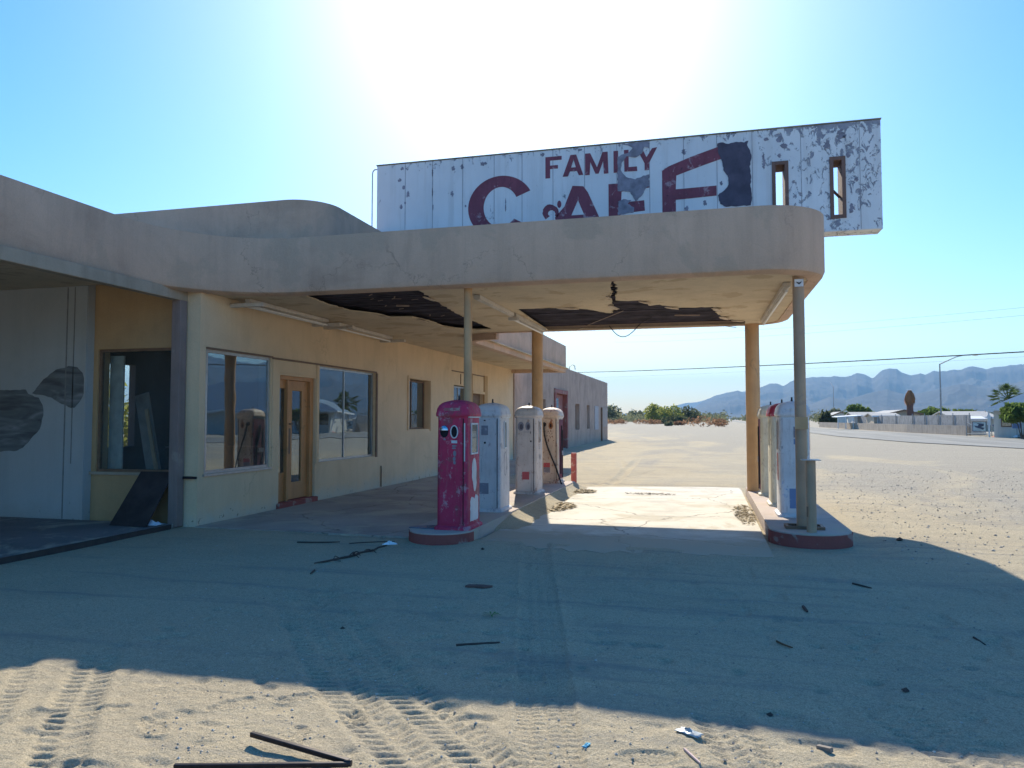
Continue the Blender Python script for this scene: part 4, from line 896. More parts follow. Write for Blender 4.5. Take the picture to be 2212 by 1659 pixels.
def pump(label, loc, body, cap, trim, rot=0.0, front='ovals', lower=None, sidefx=None, window='full', hose=False, cavity=None, rust=None, stub=1.0, boots=None, crest=None):
    t = thing('fuel_pump', label, 'fuel pump', loc, 'old fuel pumps')
    L = dict(local=True)
    r = 0.05; cy = Dp / 2
    ring = lambda w, d, rr, z, n=5: [(p[0], p[1], z) for p in rrect(w, d, rr, 0, cy, n)]
    MB().loft([ring(W + 0.075, Dp + 0.075, r + .02, 0.0), ring(W + 0.075, Dp + 0.075, r + .02, 0.03), ring(W + 0.03, Dp + 0.03, r + .01, 0.05), ring(W + 0.02, Dp + 0.02, r, 0.052)]).build('plinth', body, t, True, **L)
    bd = MB().loft([ring(W, Dp, r, 0.04), ring(W, Dp, r, 0.5), ring(W - 0.004, Dp - 0.004, r, 1.0), ring(W - 0.012, Dp - 0.01, r, 1.50)]).build('body', body, t, True, **L)
    # domed cap with a drip lip, faceted shoulders and a finial
    prof = [(1.488, .030, .030, .055), (1.50, .042, .04, .06), (1.535, .042, .04, .06), (1.545, .028, .028, .055), (1.59, .018, .016, .06), (1.635, -.015, -.02, .075), (1.668, -.075, -.09, .08), (1.690, -.16, -.20, .08), (1.705, -.27, -.33, .06), (1.712, -.37, -.50, .02)]
    cp = MB().loft([ring(W + a, Dp + c, max(0.012, q), z) for z, a, c, q in prof]).build('cap', cap, t, True, **L)
    MB().tube([(0, cy, 1.705), (0, cy, 1.735), (0, cy, 1.77), (0, cy, 1.775)], [0.02, 0.013, 0.013, 0.008], 8).build('finial', M_black, cp, **L)
    # a flat crest panel on the front and back slopes of the cap
    for sy in (-1, 1):
        yy = cy + sy * (Dp / 2 + 0.012)
        MB().box(-0.11, 0.11, min(yy, yy - sy * 0.03), max(yy, yy - sy * 0.03), 1.556, 1.60).build('crest', crest or cap, cp, bevel=0.004, **L)
    # service door on each narrow end, with a raised rim
    for sy in (-1, 1):
        y0 = cy + sy * Dp / 2
        f = lambda d: (y0 + sy * d)
        def slab(x0, x1, z0, z1, d0, d1, name, mat, par=t, bev=0.0):
            return MB().box(x0, x1, min(f(d0), f(d1)), max(f(d0), f(d1)), z0, z1).build(name, mat, par, bevel=bev, **L)
        panel = slab(-0.165, 0.145, 0.075, 1.455, -0.004, 0.007, 'service_panel', body, t, 0.005)
        slab(0.153, 0.163, 0.06, 1.46, -0.003, 0.004, 'seam', M_hole)
        slab(0.170, 0.182, 0.9, 1.40, -0.003, 0.010, 'trim_strip', trim)
        if sy < 0:
            def disc(cx, cz, a, c, d0, d1, name, mat, par, n=22):
                return MB().prism([ellipse(cx, cz, a, c, n)], lambda u, v, w: (u, f(w), v), d0, d1).build(name, mat, par, **L)
            def ringp(cx, cz, a, c, wd, d0, d1, name, mat, par, n=22):
                return MB().prism([ellipse(cx, cz, a, c, n), ellipse(cx, cz, a - wd, c - wd, n)], lambda u, v, w: (u, f(w), v), d0, d1).build(name, mat, par, **L)
            if front == 'hood':
                h = disc(-0.105, 1.29, 0.058, 0.082, 0.0075, 0.010, 'nozzle_boot', M_hole, t)
                dome = []
                for k in range(7):
                    a = PI / 2 * k / 6
                    dome.append([(-0.105 + 0.06 * math.cos(a) * math.cos(u), f(0.009 + 0.035 * math.sin(a)), 1.305 + 0.068 * math.cos(a) * math.sin(u)) for u in [PI * i / 12 for i in range(13)]])
                MB().loft([d + [(-0.105, f(0.009), 1.305)] for d in dome]).build('hood', M_chrome, h, True, **L)
                h2 = disc(0.035, 1.285, 0.045, 0.075, 0.0075, 0.010, 'nozzle_boot', M_hole, t)
                ringp(0.035, 1.285, 0.055, 0.088, 0.014, 0.0075, 0.018, 'rim', trim, h2)
                slab(-0.005, 0.075, 1.135, 1.172, 0.0072, 0.011, 'badge', M_white_enamel)
                mbx = MB()
                rr_ = random.Random(4)
                for (x, z, a, c) in ((0.035, 1.10, .035, .014), (0.03, 1.07, .03, .012), (0.04, 1.0, .022, .04), (0.035, 0.93, .02, .03), (0.04, 0.88, .018, .024), (-0.1, 1.185, .02, .01)):
                    mbx.prism([jag(ellipse(x, z, a, c, 9), 0.006, 0.015, rr_)], lambda u, v, w: (u, f(w), v), 0.0072, 0.0085)
                mbx.build('bare_patch', M_lblgrey, t, **L)
            elif front == 'ovals':
                for cx, a, c in ((-0.095, 0.062, 0.088), (0.045, 0.050, 0.082)):
                    h = disc(cx, 1.31, a, c, 0.0075, 0.0095, 'nozzle_boot', M_lblgrey, t)
                    disc(cx + 0.008, 1.30, a * 0.55, c * 0.6, 0.0098, 0.011, 'recess', M_dim, h)
                slab(-0.03, 0.10, 1.195, 1.203, 0.0072, 0.012, 'bracket', M_lblgrey)
                slab(0.095, 0.105, 1.17, 1.21, 0.0125, 0.016, 'latch', M_black)
                disc(0.105, 1.02, 0.014, 0.018, 0.0072, 0.012, 'lock', M_black, t, 10)
            elif front == 'plate':
                slab(-0.10, 0.01, 1.20, 1.35, 0.0072, 0.011, 'cover_plate', M_lblgrey)
                disc(-0.045, 1.43, 0.018, 0.01, 0.0072, 0.010, 'vent_hole', M_hole, t, 10)
                disc(-0.04, 1.08, 0.016, 0.018, 0.0072, 0.011, 'lock', M_hole, t, 10)
                mbx = MB(); mbx.box(-0.10, -0.096, min(f(.0072), f(.0078)), max(f(.0072), f(.0078)), 0.62, 0.84)
                mbx.build('scratch', M_lblgrey, t, **L)
            elif front == 'blue':
                slab(-0.015, 0.13, 1.17, 1.33, 0.0072, 0.012, 'cover_plate', M_lblgrey)
                disc(0.03, 1.405, 0.008, 0.008, 0.0072, 0.012, 'bolt', M_hole, t, 8)
                slab(-0.015, 0.12, 1.07, 1.15, 0.0072, 0.0095, 'sticker', M_lblblue)
                MB().bar((0.05, f(0.02), 1.09), (0.11, f(0.03), 0.99), 0.025, 0.012).build('nozzle_hook', M_chrome, t, **L)
            for (x0, x1, z0, z1, mt) in (lower or []):
                slab(x0, x1, z0, z1, 0.0072, 0.0095, 'label_plate', mt)
    # the broad sides: dial window, emblem
    for sx in (-1, 1):
        x0 = sx * W / 2
        g = lambda d: x0 + sx * d
        def side(y0, y1, z0, z1, d0, d1, name, mat, par=t, bev=0.0):
            return MB().box(min(g(d0), g(d1)), max(g(d0), g(d1)), y0, y1, z0, z1).build(name, mat, par, bevel=bev, **L)
        side(0.05, Dp - 0.05, 1.47, 1.486, -0.01, 0.012, 'drip_rail', trim)
        if cavity:
            cv = side(0.07, Dp - 0.07, 0.10, 1.44, -0.012, 0.003, 'open_side', cavity)
            MB().tube([(g(0.008), 0.2, 0.2), (g(0.01), 0.22, 0.8), (g(0.008), 0.3, 1.3)], 0.02, 8).tube([(g(0.006), 0.42, 0.1), (g(0.006), 0.42, 1.2)], 0.015, 8).build('pipework', M_black, cv, **L)
            side(0.25, 0.42, 0.62, 0.72, 0.004, 0.03, 'meter', M_lblgrey, cv)
            continue
        ya, yb = (0.14, 0.44) if window == 'full' else (0.20, 0.34)
        za, zb = (0.98, 1.40) if window == 'full' else (0.98, 1.42)
        fw = 0.022
        fr = MB().box(min(g(-.002), g(.012)), max(g(-.002), g(.012)), ya, ya + fw, za, zb).box(min(g(-.002), g(.012)), max(g(-.002), g(.012)), yb - fw, yb, za, zb).box(min(g(-.002), g(.012)), max(g(-.002), g(.012)), ya + fw + .0005, yb - fw - .0005, zb - fw, zb).box(min(g(-.002), g(.012)), max(g(-.002), g(.012)), ya + fw + .0005, yb - fw - .0005, za, za + fw).build('dial_window', trim, t, **L)
        side(ya + .01, yb - .01, za + .01, zb - .01, -.001, .003, 'pane', M_pane, fr)
        if sidefx == 'drop':
            dp = [(0.29 + 0.10 * math.cos(a), 0.78 + (0.15 if math.sin(a) > 0 else 0.30) * math.sin(a)) for a in [2 * PI * i / 28 for i in range(28)]]
            dp = [(y + (0.03 if z < 0.62 else 0), z) for y, z in dp]
            MB().prism([jag(dp, 0.008, 0.03, random.Random(2))], lambda u, v, w: (g(w), u, v), 0.0005, 0.003).build('emblem', M_white_enamel, t, **L)
            MB().prism([jag([(0.12, 0.10), (0.46, 0.10), (0.47, 0.40), (0.36, 0.44), (0.30, 0.38), (0.18, 0.42), (0.12, 0.36)], 0.012, 0.04, random.Random(3))], lambda u, v, w: (g(w), u, v), 0.0005, 0.003).build('worn_patch', M_white_enamel, t, **L)
        elif sidefx == 'oval':
            o1 = ellipse(0.28, 0.74, 0.085, 0.19, 24); o2 = ellipse(0.28, 0.74, 0.075, 0.18, 24)
            MB().prism([o1, o2], lambda u, v, w: (g(w), u, v), 0.0005, 0.002).build('emblem', M_lblgrey, t, **L)
        elif sidefx == 'letters':
            for s_, z in (('S3', 0.86), ('PN', 0.66)):
                vs, fs = text_faces(s_, 0.14)
                mbx = MB()
                mbx.add([(g(0.002), (0.20 + x) if sx > 0 else (0.38 - x), z + y) for x, y, _ in vs], fs)
                mbx.build('lettering', M_lblgrey, t, **L)
        elif sidefx == 'stripe':
            side(0.20, 0.34, 0.52, 0.93, 0.0005, 0.0025, 'stripe', M_lblred)
            side(0.13, 0.16, 0.98, 1.40, 0.0126, 0.014, 'stripe', M_lblred)
    if hose:
        bt = MB().tube([(-0.115, -0.005, 1.33), (-0.115, -0.05, 1.31)], [0.05, 0.04], 14).build('nozzle_boot', M_black, t, True, **L)
        pts = []
        P0, P1, P2, P3 = Vector((-0.115, -0.06, 1.30)), Vector((-0.10, -0.12, 0.85)), Vector((0.12, -0.10, 0.55)), Vector((0.21, -0.05, 0.22))
        for i in range(21):
            u = i / 20; pts.append(P0 * (1 - u) ** 3 + P1 * 3 * u * (1 - u) ** 2 + P2 * 3 * u * u * (1 - u) + P3 * u ** 3)
        pts += [Vector((0.30, -0.16, 0.02)), Vector((0.45, -0.34, -0.10)), Vector((0.55, -0.46, -0.115))]
        MB().tube(pts, 0.018, 10).build('hose', M_black, t, True, **L)
        MB().tube([(0.55, -0.46, -0.115), (0.60, -0.52, -0.118)], [0.022, 0.016], 10).build('nozzle', M_chrome, t, True, **L)
        for (x, z, a, c) in ((0.035, 1.30, .05, .085),):
            MB().prism([ellipse(x, z, a, c)], lambda u, v, w: (u, -w, v), 0.0075, 0.0095).build('rust_ring', plain('rusted_ring', (0.30, 0.13, 0.06), 0.9, var=0.5), t, **L)
            MB().prism([ellipse(x, z, a * .45, c * .6)], lambda u, v, w: (u, -w, v), 0.0098, 0.0115).build('recess', M_hole, t, **L)
        mbx = MB(); rr_ = random.Random(9)
        for _ in range(14):
            x, z = rr_.uniform(-0.06, 0.12), rr_.uniform(0.93, 1.2)
            mbx.prism([jag(ellipse(x, z, rr_.uniform(.006, .02), rr_.uniform(.006, .025), 7), 0.003, 0.01, rr_)], lambda u, v, w: (u, -w, v), 0.0072, 0.0082)
        mbx.build('chipped_paint', plain('rust_chip', (0.13, 0.06, 0.04), 0.9), t, **L)
    t.rotation_euler.z = rot
    return t
MP_red = paint('weathered_red_paint', (0.54, 0.032, 0.095), wear=(0.30, 0.06, 0.08), amt=0.53, scale=2.4, rough=0.6, rust=(0.50, 0.26, 0.29), streak=0.45, rth=0.555, dent=3.0)
MP_wornred = paint('rubbed_red_paint', (0.36, 0.12, 0.13), wear=(0.40, 0.30, 0.28), amt=0.5, scale=12, rough=0.7)
MP_grey = paint('pale_grey_paint', (0.64, 0.60, 0.585), wear=(0.53, 0.49, 0.50), amt=0.57, scale=4, rough=0.6, rust=(0.33, 0.28, 0.30), streak=0.3, dent=3.0)
MP_cream = paint('faded_cream_paint', (0.62, 0.53, 0.48), wear=(0.52, 0.44, 0.42), amt=0.58, scale=3, rough=0.55, rust=(0.36, 0.24, 0.20), streak=0.35, rth=0.565, dent=3.0)
MP_rusty = paint('rust_stained_cream_paint', (0.62, 0.52, 0.43), wear=(0.55, 0.38, 0.27), amt=0.6, scale=3, rough=0.6, rust=(0.27, 0.12, 0.08), streak=0.4, rth=0.55, dent=3.0)
MP_blue = paint('chipped_white_and_blue_paint', (0.66, 0.66, 0.67), wear=(0.16, 0.28, 0.50), amt=0.61, scale=4.5, rough=0.5, rust=(0.33, 0.34, 0.36), streak=0.3)
MP_ivory = paint('chalky_ivory_paint', (0.64, 0.60, 0.47), wear=(0.46, 0.42, 0.36), amt=0.6, scale=3, rough=0.6, rust=(0.27, 0.2, 0.17), streak=0.3)
MP_maroon = plain('maroon_innards', (0.13, 0.025, 0.05), 0.7, var=0.4)
MP_capred = paint('cap_red_paint', (0.44, 0.035, 0.06), wear=(0.55, 0.46, 0.42), amt=0.56, scale=5, rough=0.5)
M_wtrim = paint('white_trim', (0.66, 0.66, 0.66), wear=(0.5, 0.46, 0.44), amt=0.62, rough=0.45)
xl = -3.245
pump('deep red weathered fuel pump at the near end of the left island', (xl, 9.27, 0.14), MP_red, MP_red, M_wtrim, front='hood', sidefx='drop', crest=MP_wornred)
pump('pale grey fuel pump standing right behind the red one', (xl - 0.085, 11.2, 0.14), MP_grey, MP_grey, M_wtrim, front='plate', sidefx='oval', window='slim', lower=[(-0.13, 0.02, 0.28, 0.45, M_lblgrey)])
pump('cream fuel pump with two dark nozzle ovals and a red square label', (xl - 0.15, 14.02, 0.14), MP_cream, MP_cream, MP_cream, front='ovals', sidefx='letters', window='slim', lower=[(-0.07, 0.07, 0.28, 0.43, M_lblred)])
pump('rust stained fuel pump with its black hose hanging to the ground', (xl - 0.20, 16.5, 0.14), MP_rusty, MP_rusty, M_wtrim, front='none', hose=True, cavity=MP_maroon, lower=[(-0.135, 0.015, 0.36, 0.46, M_lblred), (-0.135, 0.015, 0.24, 0.359, M_lblgrey)])
pump('white fuel pump chipped to blue, nearest on the right island', (1.26, 11.66, 0.15), MP_blue, MP_blue, MP_ivory, front='blue', sidefx='stripe', window='slim', lower=[(-0.085, 0.14, 0.13, 0.42, M_lblblue)])
pump('ivory fuel pump with a red cap, middle of the right island', (1.245, 13.02, 0.15), MP_ivory, MP_capred, MP_ivory, front='plate', sidefx='oval', window='slim')
pump('gutted fuel pump with a maroon open side behind the red capped one', (1.20, 14.72, 0.15), MP_ivory, MP_ivory, MP_ivory, front='none', cavity=MP_maroon)
# ------------------------------------------------------------------ bollard, stub post, loose things on the islands
t = thing('bollard', 'short tan steel bollard with a flat plate on top, on the right island nose', 'bollard', (1.29, 10.2, 0.15))
MB().tube([(1.29, 10.2, 0.14), (1.29, 10.2, 1.065)], 0.061, 20).build('tube', M_post2, t, smooth=True)
MB().box(1.175, 1.40, 10.09, 10.31, 1.066, 1.076).build('top_plate', M_metal, t)
MB().box(1.225, 1.24, 10.142, 10.15, 0.35, 0.48).build('rust_mark', M_trim, t)
t = thing('red_post', 'short flaking red post standing past the hose pump', 'post', (-3.07, 17.55, 0))
MB().box(-3.13, -3.01, 17.5, 17.62, -0.05, 0.78).build('post', paint('flaking_red_post', (0.50, 0.13, 0.11), wear=(0.58, 0.42, 0.36), amt=0.55, scale=7, rough=0.7), t, bevel=0.008)
mb = MB().box(1.0, 1.48, 10.40, 10.44, 0.151, 0.19).box(1.0, 1.48, 10.66, 10.70, 0.151, 0.19).box(1.0, 1.04, 10.441, 10.659, 0.151, 0.19).box(1.44, 1.48, 10.441, 10.659, 0.151, 0.19)
t = thing('base_tray', 'dark square tray of dead leaves around the slim pillar foot', 'tray', (1.24, 10.55, 0.15))
mb.build('rim', M_trim, t)
mb = MB(); rr_ = random.Random(31)
for _ in range(70):
    x, y = rr_.uniform(1.05, 1.43), rr_.uniform(10.45, 10.65); a = rr_.random() * PI; c, s_ = math.cos(a) * 0.03, math.sin(a) * 0.03
    z = rr_.uniform(0.154, 0.185)
    mb.add([(x - c, y - s_, z), (x + s_ * .4, y - c * .4, z + .01), (x + c, y + s_, z), (x - s_ * .4, y + c * .4, z + .004)], [(0, 1, 2, 3)])
M_leaf = plain('dead_leaf', (0.12, 0.09, 0.06), 0.9, var=0.5)
setp(mb.build('leaves', M_leaf, t), kind='stuff')
mb = MB()
for q in ([(-3.86, 9.30), (-3.50, 9.26), (-3.42, 9.36), (-3.60, 9.52), (-3.80, 9.44)],):
    mb.prism([q], mXY, 0.141, 0.156)
setp(mb.bar((-3.62, 9.35, 0.17), (-3.46, 9.47, 0.165), 0.03, 0.01).build('bent_plate', plain('tarnished_plate', (0.16, 0.18, 0.24), 0.5, 0.4)), 'bent dark metal plate lying at the foot of the red pump', 'metal plate')
# ------------------------------------------------------------------ rubbish on the ground
def gnd(x, y): return gz_at(x, y)
t = thing('bent_metal_bar', 'sharply bent dark angle iron lying in the sunlit sand', 'metal bar', (-1.65, 3.2, gnd(-1.65, 3.2)))
M_iron = plain('dark_iron', (0.035, 0.03, 0.032), 0.38, 0.6, 0.3, 20)
MB().bar((-2.19, 3.285, 0.045), (-1.60, 3.165, 0.03), 0.024, 0.024).build('upper_arm', M_iron, t, bevel=0.004)
MB().bar((-1.595, 3.155, 0.024), (-2.36, 2.945, 0.020), 0.022, 0.022).tube([(-1.62, 3.158, 0.026), (-1.585, 3.162, 0.028)], [0.016, 0.016], 10).build('lower_arm', M_iron, t, bevel=0.004)
def crumple(name, label, cat, x, y, rx, ry, h, mat, seed, rot=0.0, z=None, n=9):
    r_ = random.Random(seed); mb = MB(); vs = []; c, s_ = math.cos(rot), math.sin(rot)
    z = gnd(x, y) if z is None else z
    for i in range(n):
        for j in range(n):
            u, v = i / (n - 1) * 2 - 1, j / (n - 1) * 2 - 1
            e = 1 - 0.25 * r_.random(); a, b_ = u * rx * e, v * ry * e
            hh = h * r_.random() * (1.1 - max(abs(u), abs(v))) + 0.004
            vs.append((x + a * c - b_ * s_, y + a * s_ + b_ * c, z + hh))
    mb.add(vs, [(i * n + j, (i + 1) * n + j, (i + 1) * n + j + 1, i * n + j + 1) for i in range(n - 1) for j in range(n - 1)])
    o = mb.build(name, mat, smooth=True); setp(o, label, cat)
    m = o.modifiers.new('thick', 'SOLIDIFY'); m.thickness = 0.002
    return o
M_wrap = plain('silvery_film', (0.36, 0.40, 0.42), 0.45, 0.1, 0.3, 30)
crumple('crumpled_wrapper', 'crumpled silvery plastic wrapper on the sunlit sand', 'wrapper', -0.10, 3.93, 0.075, 0.035, 0.022, M_wrap, 3, -0.5)
crumple('blue_scrap', 'small sky blue paper scrap beside the tyre track', 'scrap', -0.58, 3.64, 0.014, 0.032, 0.012, plain('sky_blue_paper', (0.12, 0.45, 0.62), 0.6), 4, -0.3)
crumple('white_rag', 'white rag on the floor against the corner post', 'rag', -7.86, 9.20, 0.17, 0.11, 0.09, plain('white_cloth', (0.75, 0.78, 0.84), 0.8, bump=0.004), 5, 0.2, z=0.046)
crumple('white_wad', 'small white wad of paper at the tip of the left island', 'paper', -3.92, 8.82, 0.10, 0.045, 0.05, plain('white_paper', (0.8, 0.84, 0.88), 0.7), 6, 0.5)
def stick(name, label, cat, p, q, w_, mat, lift=0.4, taper=0.6, kink=0.0):
    P, Q = Vector((p[0], p[1], gnd(*p) + w_ * lift)), Vector((q[0], q[1], gnd(*q) + w_ * lift)); n = (Q - P).cross(Vector((0, 0, 1))).normalized()
    pts = [P.lerp(Q, u) + n * kink * math.sin(PI * u) for u in (0, .2, .4, .6, .8, 1)]
    return setp(MB().tube(pts, [w_ / 2, w_ / 2, w_ * .48, w_ * .45, w_ * .4, w_ / 2 * taper], 7).build(name, mat, smooth=True), label, cat)
M_stick = plain('dry_stick', (0.085, 0.055, 0.045), 0.9)
M_pink = plain('bleached_wood', (0.62, 0.45, 0.40), 0.8)
stick('wooden_stick', 'thin dark stick lying in the shaded sand below the drive', 'stick', (-1.72, 5.02), (-1.44, 5.16), 0.017, M_stick)
stick('pale_stick', 'pale pinkish lolly stick near the crumpled wrapper', 'stick', (-0.12, 3.74), (-0.045, 3.61), 0.014, M_pink)
setp(MB().prism([jag([(-2.22, 6.73), (-2.03, 6.73), (-1.97, 6.80), (-2.06, 6.82), (-2.20, 6.80)], 0.006, 0.03, rj)], mXY, gnd(-2.1, 6.77), gnd(-2.1, 6.77) + 0.02).build('wood_scrap', plain('split_wood', (0.15, 0.085, 0.07), 0.9)), 'flat brown splinter of wood in front of the driveway', 'wood scrap')
setp(MB().bar((0.51, 3.96, gnd(.52, 3.95) + .012), (0.565, 3.91, gnd(.55, 3.92) + .012), 0.025, 0.022).build('wood_stub', plain('grey_stub', (0.22, 0.19, 0.16), 0.9)), 'short grey wooden stub casting a shadow on the sunlit sand', 'wood scrap')
stick('dark_twig', 'brown twig in the shade right of the wheel tracks', 'twig', (0.47, 5.68), (0.56, 5.53), 0.014, plain('brown_twig', (0.16, 0.08, 0.04), 0.9), kink=0.01)
stick('dark_peg', 'dark wooden peg lying beneath the right island', 'peg', (0.775, 6.75), (0.785, 6.57), 0.026, M_stick)
stick('small_twig', 'small dark twig far right in the canopy shade', 'twig', (1.86, 6.13), (1.9, 6.02), 0.016, M_stick)
stick('flat_twig', 'flat twig lying in the middle of the broad shade', 'twig', (1.36, 7.9), (1.5, 7.75), 0.018, M_stick)
for (nm, lb, x, y, r) in (('dark_stone', 'dark stone right of the island nose', 2.43, 10.72, 0.055), ('dark_stone', 'dark stone at the shade edge right of the wrapper', 0.32, 4.34, 0.022), ('dark_stone', 'flat dark stone in the shade low on the right', 1.12, 4.88, 0.026), ('dark_stone', 'dark stone below the left island nose', -2.65, 8.72, 0.03), ('dark_stone', 'lone dark stone on the shaded sand left of the stick', -2.72, 5.25, 0.02)):
    mb = MB(); stone(mb, x, y, r, gnd(x, y) + r * 0.3); o = mb.build(nm, M_stick); setp(o, lb, 'stone', 'dark stones on the lot')
lf = MB()
for a in (0.2, 1.1, 2.0, 2.9, 3.8, 5.1):
    lf.add([(-1.70, 5.83, gnd(-1.7, 5.83) + .012), (-1.70 + .05 * math.cos(a) - .008 * math.sin(a), 5.83 + .05 * math.sin(a) + .008 * math.cos(a), gnd(-1.7, 5.83) + .03), (-1.70 + .085 * math.cos(a), 5.83 + .085 * math.sin(a), gnd(-1.7, 5.83) + .012), (-1.70 + .05 * math.cos(a) + .008 * math.sin(a), 5.83 + .05 * math.sin(a) - .008 * math.cos(a), gnd(-1.7, 5.83) + .026)], [(0, 1, 2, 3)])
setp(lf.build('green_sprig', plain('green_leaf', (0.10, 0.17, 0.035), 0.7)), 'tiny yellow green sprig on the shaded sand', 'sprig')
# torn cable and strapping leading to the left island
pts = [(-4.17, 7.38), (-4.1, 7.55), (-4.07, 7.78), (-3.98, 7.95), (-4.0, 8.15), (-3.93, 8.35), (-3.95, 8.55), (-3.90, 8.68)]
mb = MB().tube([(x, y, gnd(x, y) + 0.012) for x, y in pts], [0.006, .011, .012, .014, .012, .012, .01, .006], 7)
rr_ = random.Random(13)
for _ in range(12):
    k = rr_.randrange(1, 6); x, y = pts[k]; a = rr_.random() * 2 * PI; L_ = rr_.uniform(0.06, 0.16)
    mb.tube([(x, y, gnd(x, y) + .012), (x + L_ * .5 * math.cos(a), y + L_ * .5 * math.sin(a), gnd(x, y) + .03 * rr_.random() + .02), (x + L_ * math.cos(a + .4), y + L_ * math.sin(a + .4), gnd(x, y) + .008)], 0.005, 5)
setp(mb.build('torn_cable', M_stick), 'frayed dark cable lying in the sand before the left island', 'cable')
stick('cable_end', 'short dark cable end lying apart below the frayed one', 'cable', (-3.98, 7.05), (-3.93, 6.88), 0.02, M_stick)
stick('iron_strap', 'flat dark strap on the sand in front of the storefront lane', 'strap', (-5.12, 8.62), (-4.62, 8.82), 0.02, M_stick, kink=0.03)
stick('thin_rod', 'thin dark rod running up to the left island nose', 'rod', (-4.45, 8.75), (-3.93, 9.0), 0.014, M_stick, kink=-0.03)
# plywood leaning below the office window
mb = MB(); mb.add([(-8.42, 9.02, 0.05), (-7.76, 8.98, 0.05), (-7.72, 9.49, 0.80), (-8.30, 9.49, 0.80), (-8.42, 9.05, 0.048), (-7.76, 9.01, 0.048), (-7.72, 9.505, 0.795), (-8.30, 9.505, 0.795)], [(0, 1, 2, 3), (7, 6, 5, 4), (0, 4, 5, 1), (1, 5, 6, 2), (2, 6, 7, 3), (3, 7, 4, 0)])
setp(mb.build('plywood_sheet', plain('soot_dark_plywood', (0.05, 0.038, 0.036), 0.85, var=0.4, scale=3)), 'dark sheet of plywood leaning below the office window', 'board')
# threshold rail along the bay floor
setp(MB().box(-7.61, -7.585, 1.0, 9.3, -0.04, 0.052).build('floor_rail', plain('rusty_rail', (0.06, 0.045, 0.04), 0.8)), 'dark steel rail edging the service bay floor', 'rail')
# broken concrete and dry litter along the right island, dry grass by the pumps
def litter(name, label, cx, cy, rx, ry, n, mat, seed, size=(0.02, 0.06), blocks=0):
    r_ = random.Random(seed); mb = MB()
    for _ in range(n):
        a = r_.random() * 2 * PI; d = r_.random() ** 0.7; x, y = cx + rx * d * math.cos(a), cy + ry * d * math.sin(a)
        s_ = r_.uniform(*size); b_ = r_.random() * PI; c, q = math.cos(b_) * s_, math.sin(b_) * s_; z = 0.006 + r_.random() * 0.02
        mb.add([(x - c, y - q, z), (x + q * .25, y - c * .25, z + .012), (x + c, y + q, z + r_.random() * .02), (x - q * .25, y + c * .25, z + .004)], [(0, 1, 2, 3)])
    for _ in range(blocks):
        a = r_.random() * 2 * PI; d = r_.random(); stone(mb, cx + rx * d * math.cos(a), cy + ry * d * math.sin(a), r_.uniform(0.012, 0.045), 0.01)
    return setp(mb.build(name, mat), label, 'litter', kind='stuff')
M_dry = plain('dry_litter', (0.50, 0.41, 0.27), 0.95, var=0.45, scale=20)
litter('dry_litter', 'dry leaves and broken concrete along the right island kerb', 0.60, 13.0, 0.17, 1.35, 420, M_dry, 3, (0.015, 0.045), 60)
litter('dry_grass', 'dry flattened grass on the drive beside the cream pump', -2.62, 13.2, 0.32, 0.62, 800, M_dry, 5, (0.03, 0.09))
litter('dry_grass', 'dry grass tuft by the hose end on the drive', -2.65, 16.1, 0.32, 0.4, 420, M_dry, 6, (0.03, 0.08))
litter('dry_litter', 'dark dirt and leaves in the drive joint', -1.15, 15.9, 0.55, 0.18, 200, M_leaf, 7, (0.01, 0.03))
# ------------------------------------------------------------------ vegetation
def leafmat(name, c, var=0.45):
    b = NB(name); v = b.coord(); n = b.noise(v, 1.3, 4, 0.6)
    col = b.ramp(n, [(0.3, mul(c, 1 - var)), (0.7, mul(c, 1 + var))])
    d = b.n('ShaderNodeBsdfDiffuse'); b.put(d.inputs[0], col)
    t = b.n('ShaderNodeBsdfTranslucent'); b.put(t.inputs[0], b.mix(0.5, col, mul(c, 1.8)))
    m = b.n('ShaderNodeMixShader'); m.inputs[0].default_value = 0.45
    b.t.links.new(d.outputs[0], m.inputs[1]); b.t.links.new(t.outputs[0], m.inputs[2]); b.t.links.new(m.outputs[0], b.o.inputs['Surface'])
    return b.m
M_green = leafmat('mesquite_leaf', (0.12, 0.17, 0.045)); M_yel = leafmat('palo_verde_leaf', (0.25, 0.26, 0.07))
M_olive = leafmat('creosote_leaf', (0.10, 0.11, 0.055)); M_brown = leafmat('dead_tumbleweed', (0.26, 0.15, 0.085), 0.3)
M_palm = leafmat('palm_frond', (0.085, 0.12, 0.04)); M_skirt = leafmat('dead_frond', (0.36, 0.21, 0.115), 0.3)
M_bark = plain('bark', (0.12, 0.09, 0.07), 0.95, bump=0.01)
M_dsh = leafmat('desert_shrub', (0.15, 0.155, 0.085))
def leaves(mb, lobes, n, leaf, r_, elong=1.0):
    vol = [l[3] * l[4] * l[5] for l in lobes]
    for _ in range(n):
        cx, cy, cz, rx, ry, rz = r_.choices(lobes, vol)[0]
        while True:
            x, y, z = r_.uniform(-1, 1), r_.uniform(-1, 1), r_.uniform(-1, 1); d = x * x + y * y + z * z
            if 0.05 < d < 1 and r_.random() < 0.35 + 0.65 * d: break
        k = 1 + 0.25 * math.sin(5 * x + 3 * z + cx) * math.sin(4 * y - 2 * z)
        p = Vector((cx + rx * x * k, cy + ry * y * k, cz + rz * z * k))
        if p.z < 0.02: continue
        a = Vector((r_.gauss(0, 1), r_.gauss(0, 1), r_.gauss(0, 1))).normalized(); b_ = a.orthogonal().normalized(); s_ = leaf * r_.uniform(0.5, 1.4)
        mb.add([p - a * s_ * elong, p + b_ * s_ * .5, p + a * s_ * elong, p - b_ * s_ * .5], [(0, 1, 2, 3)])
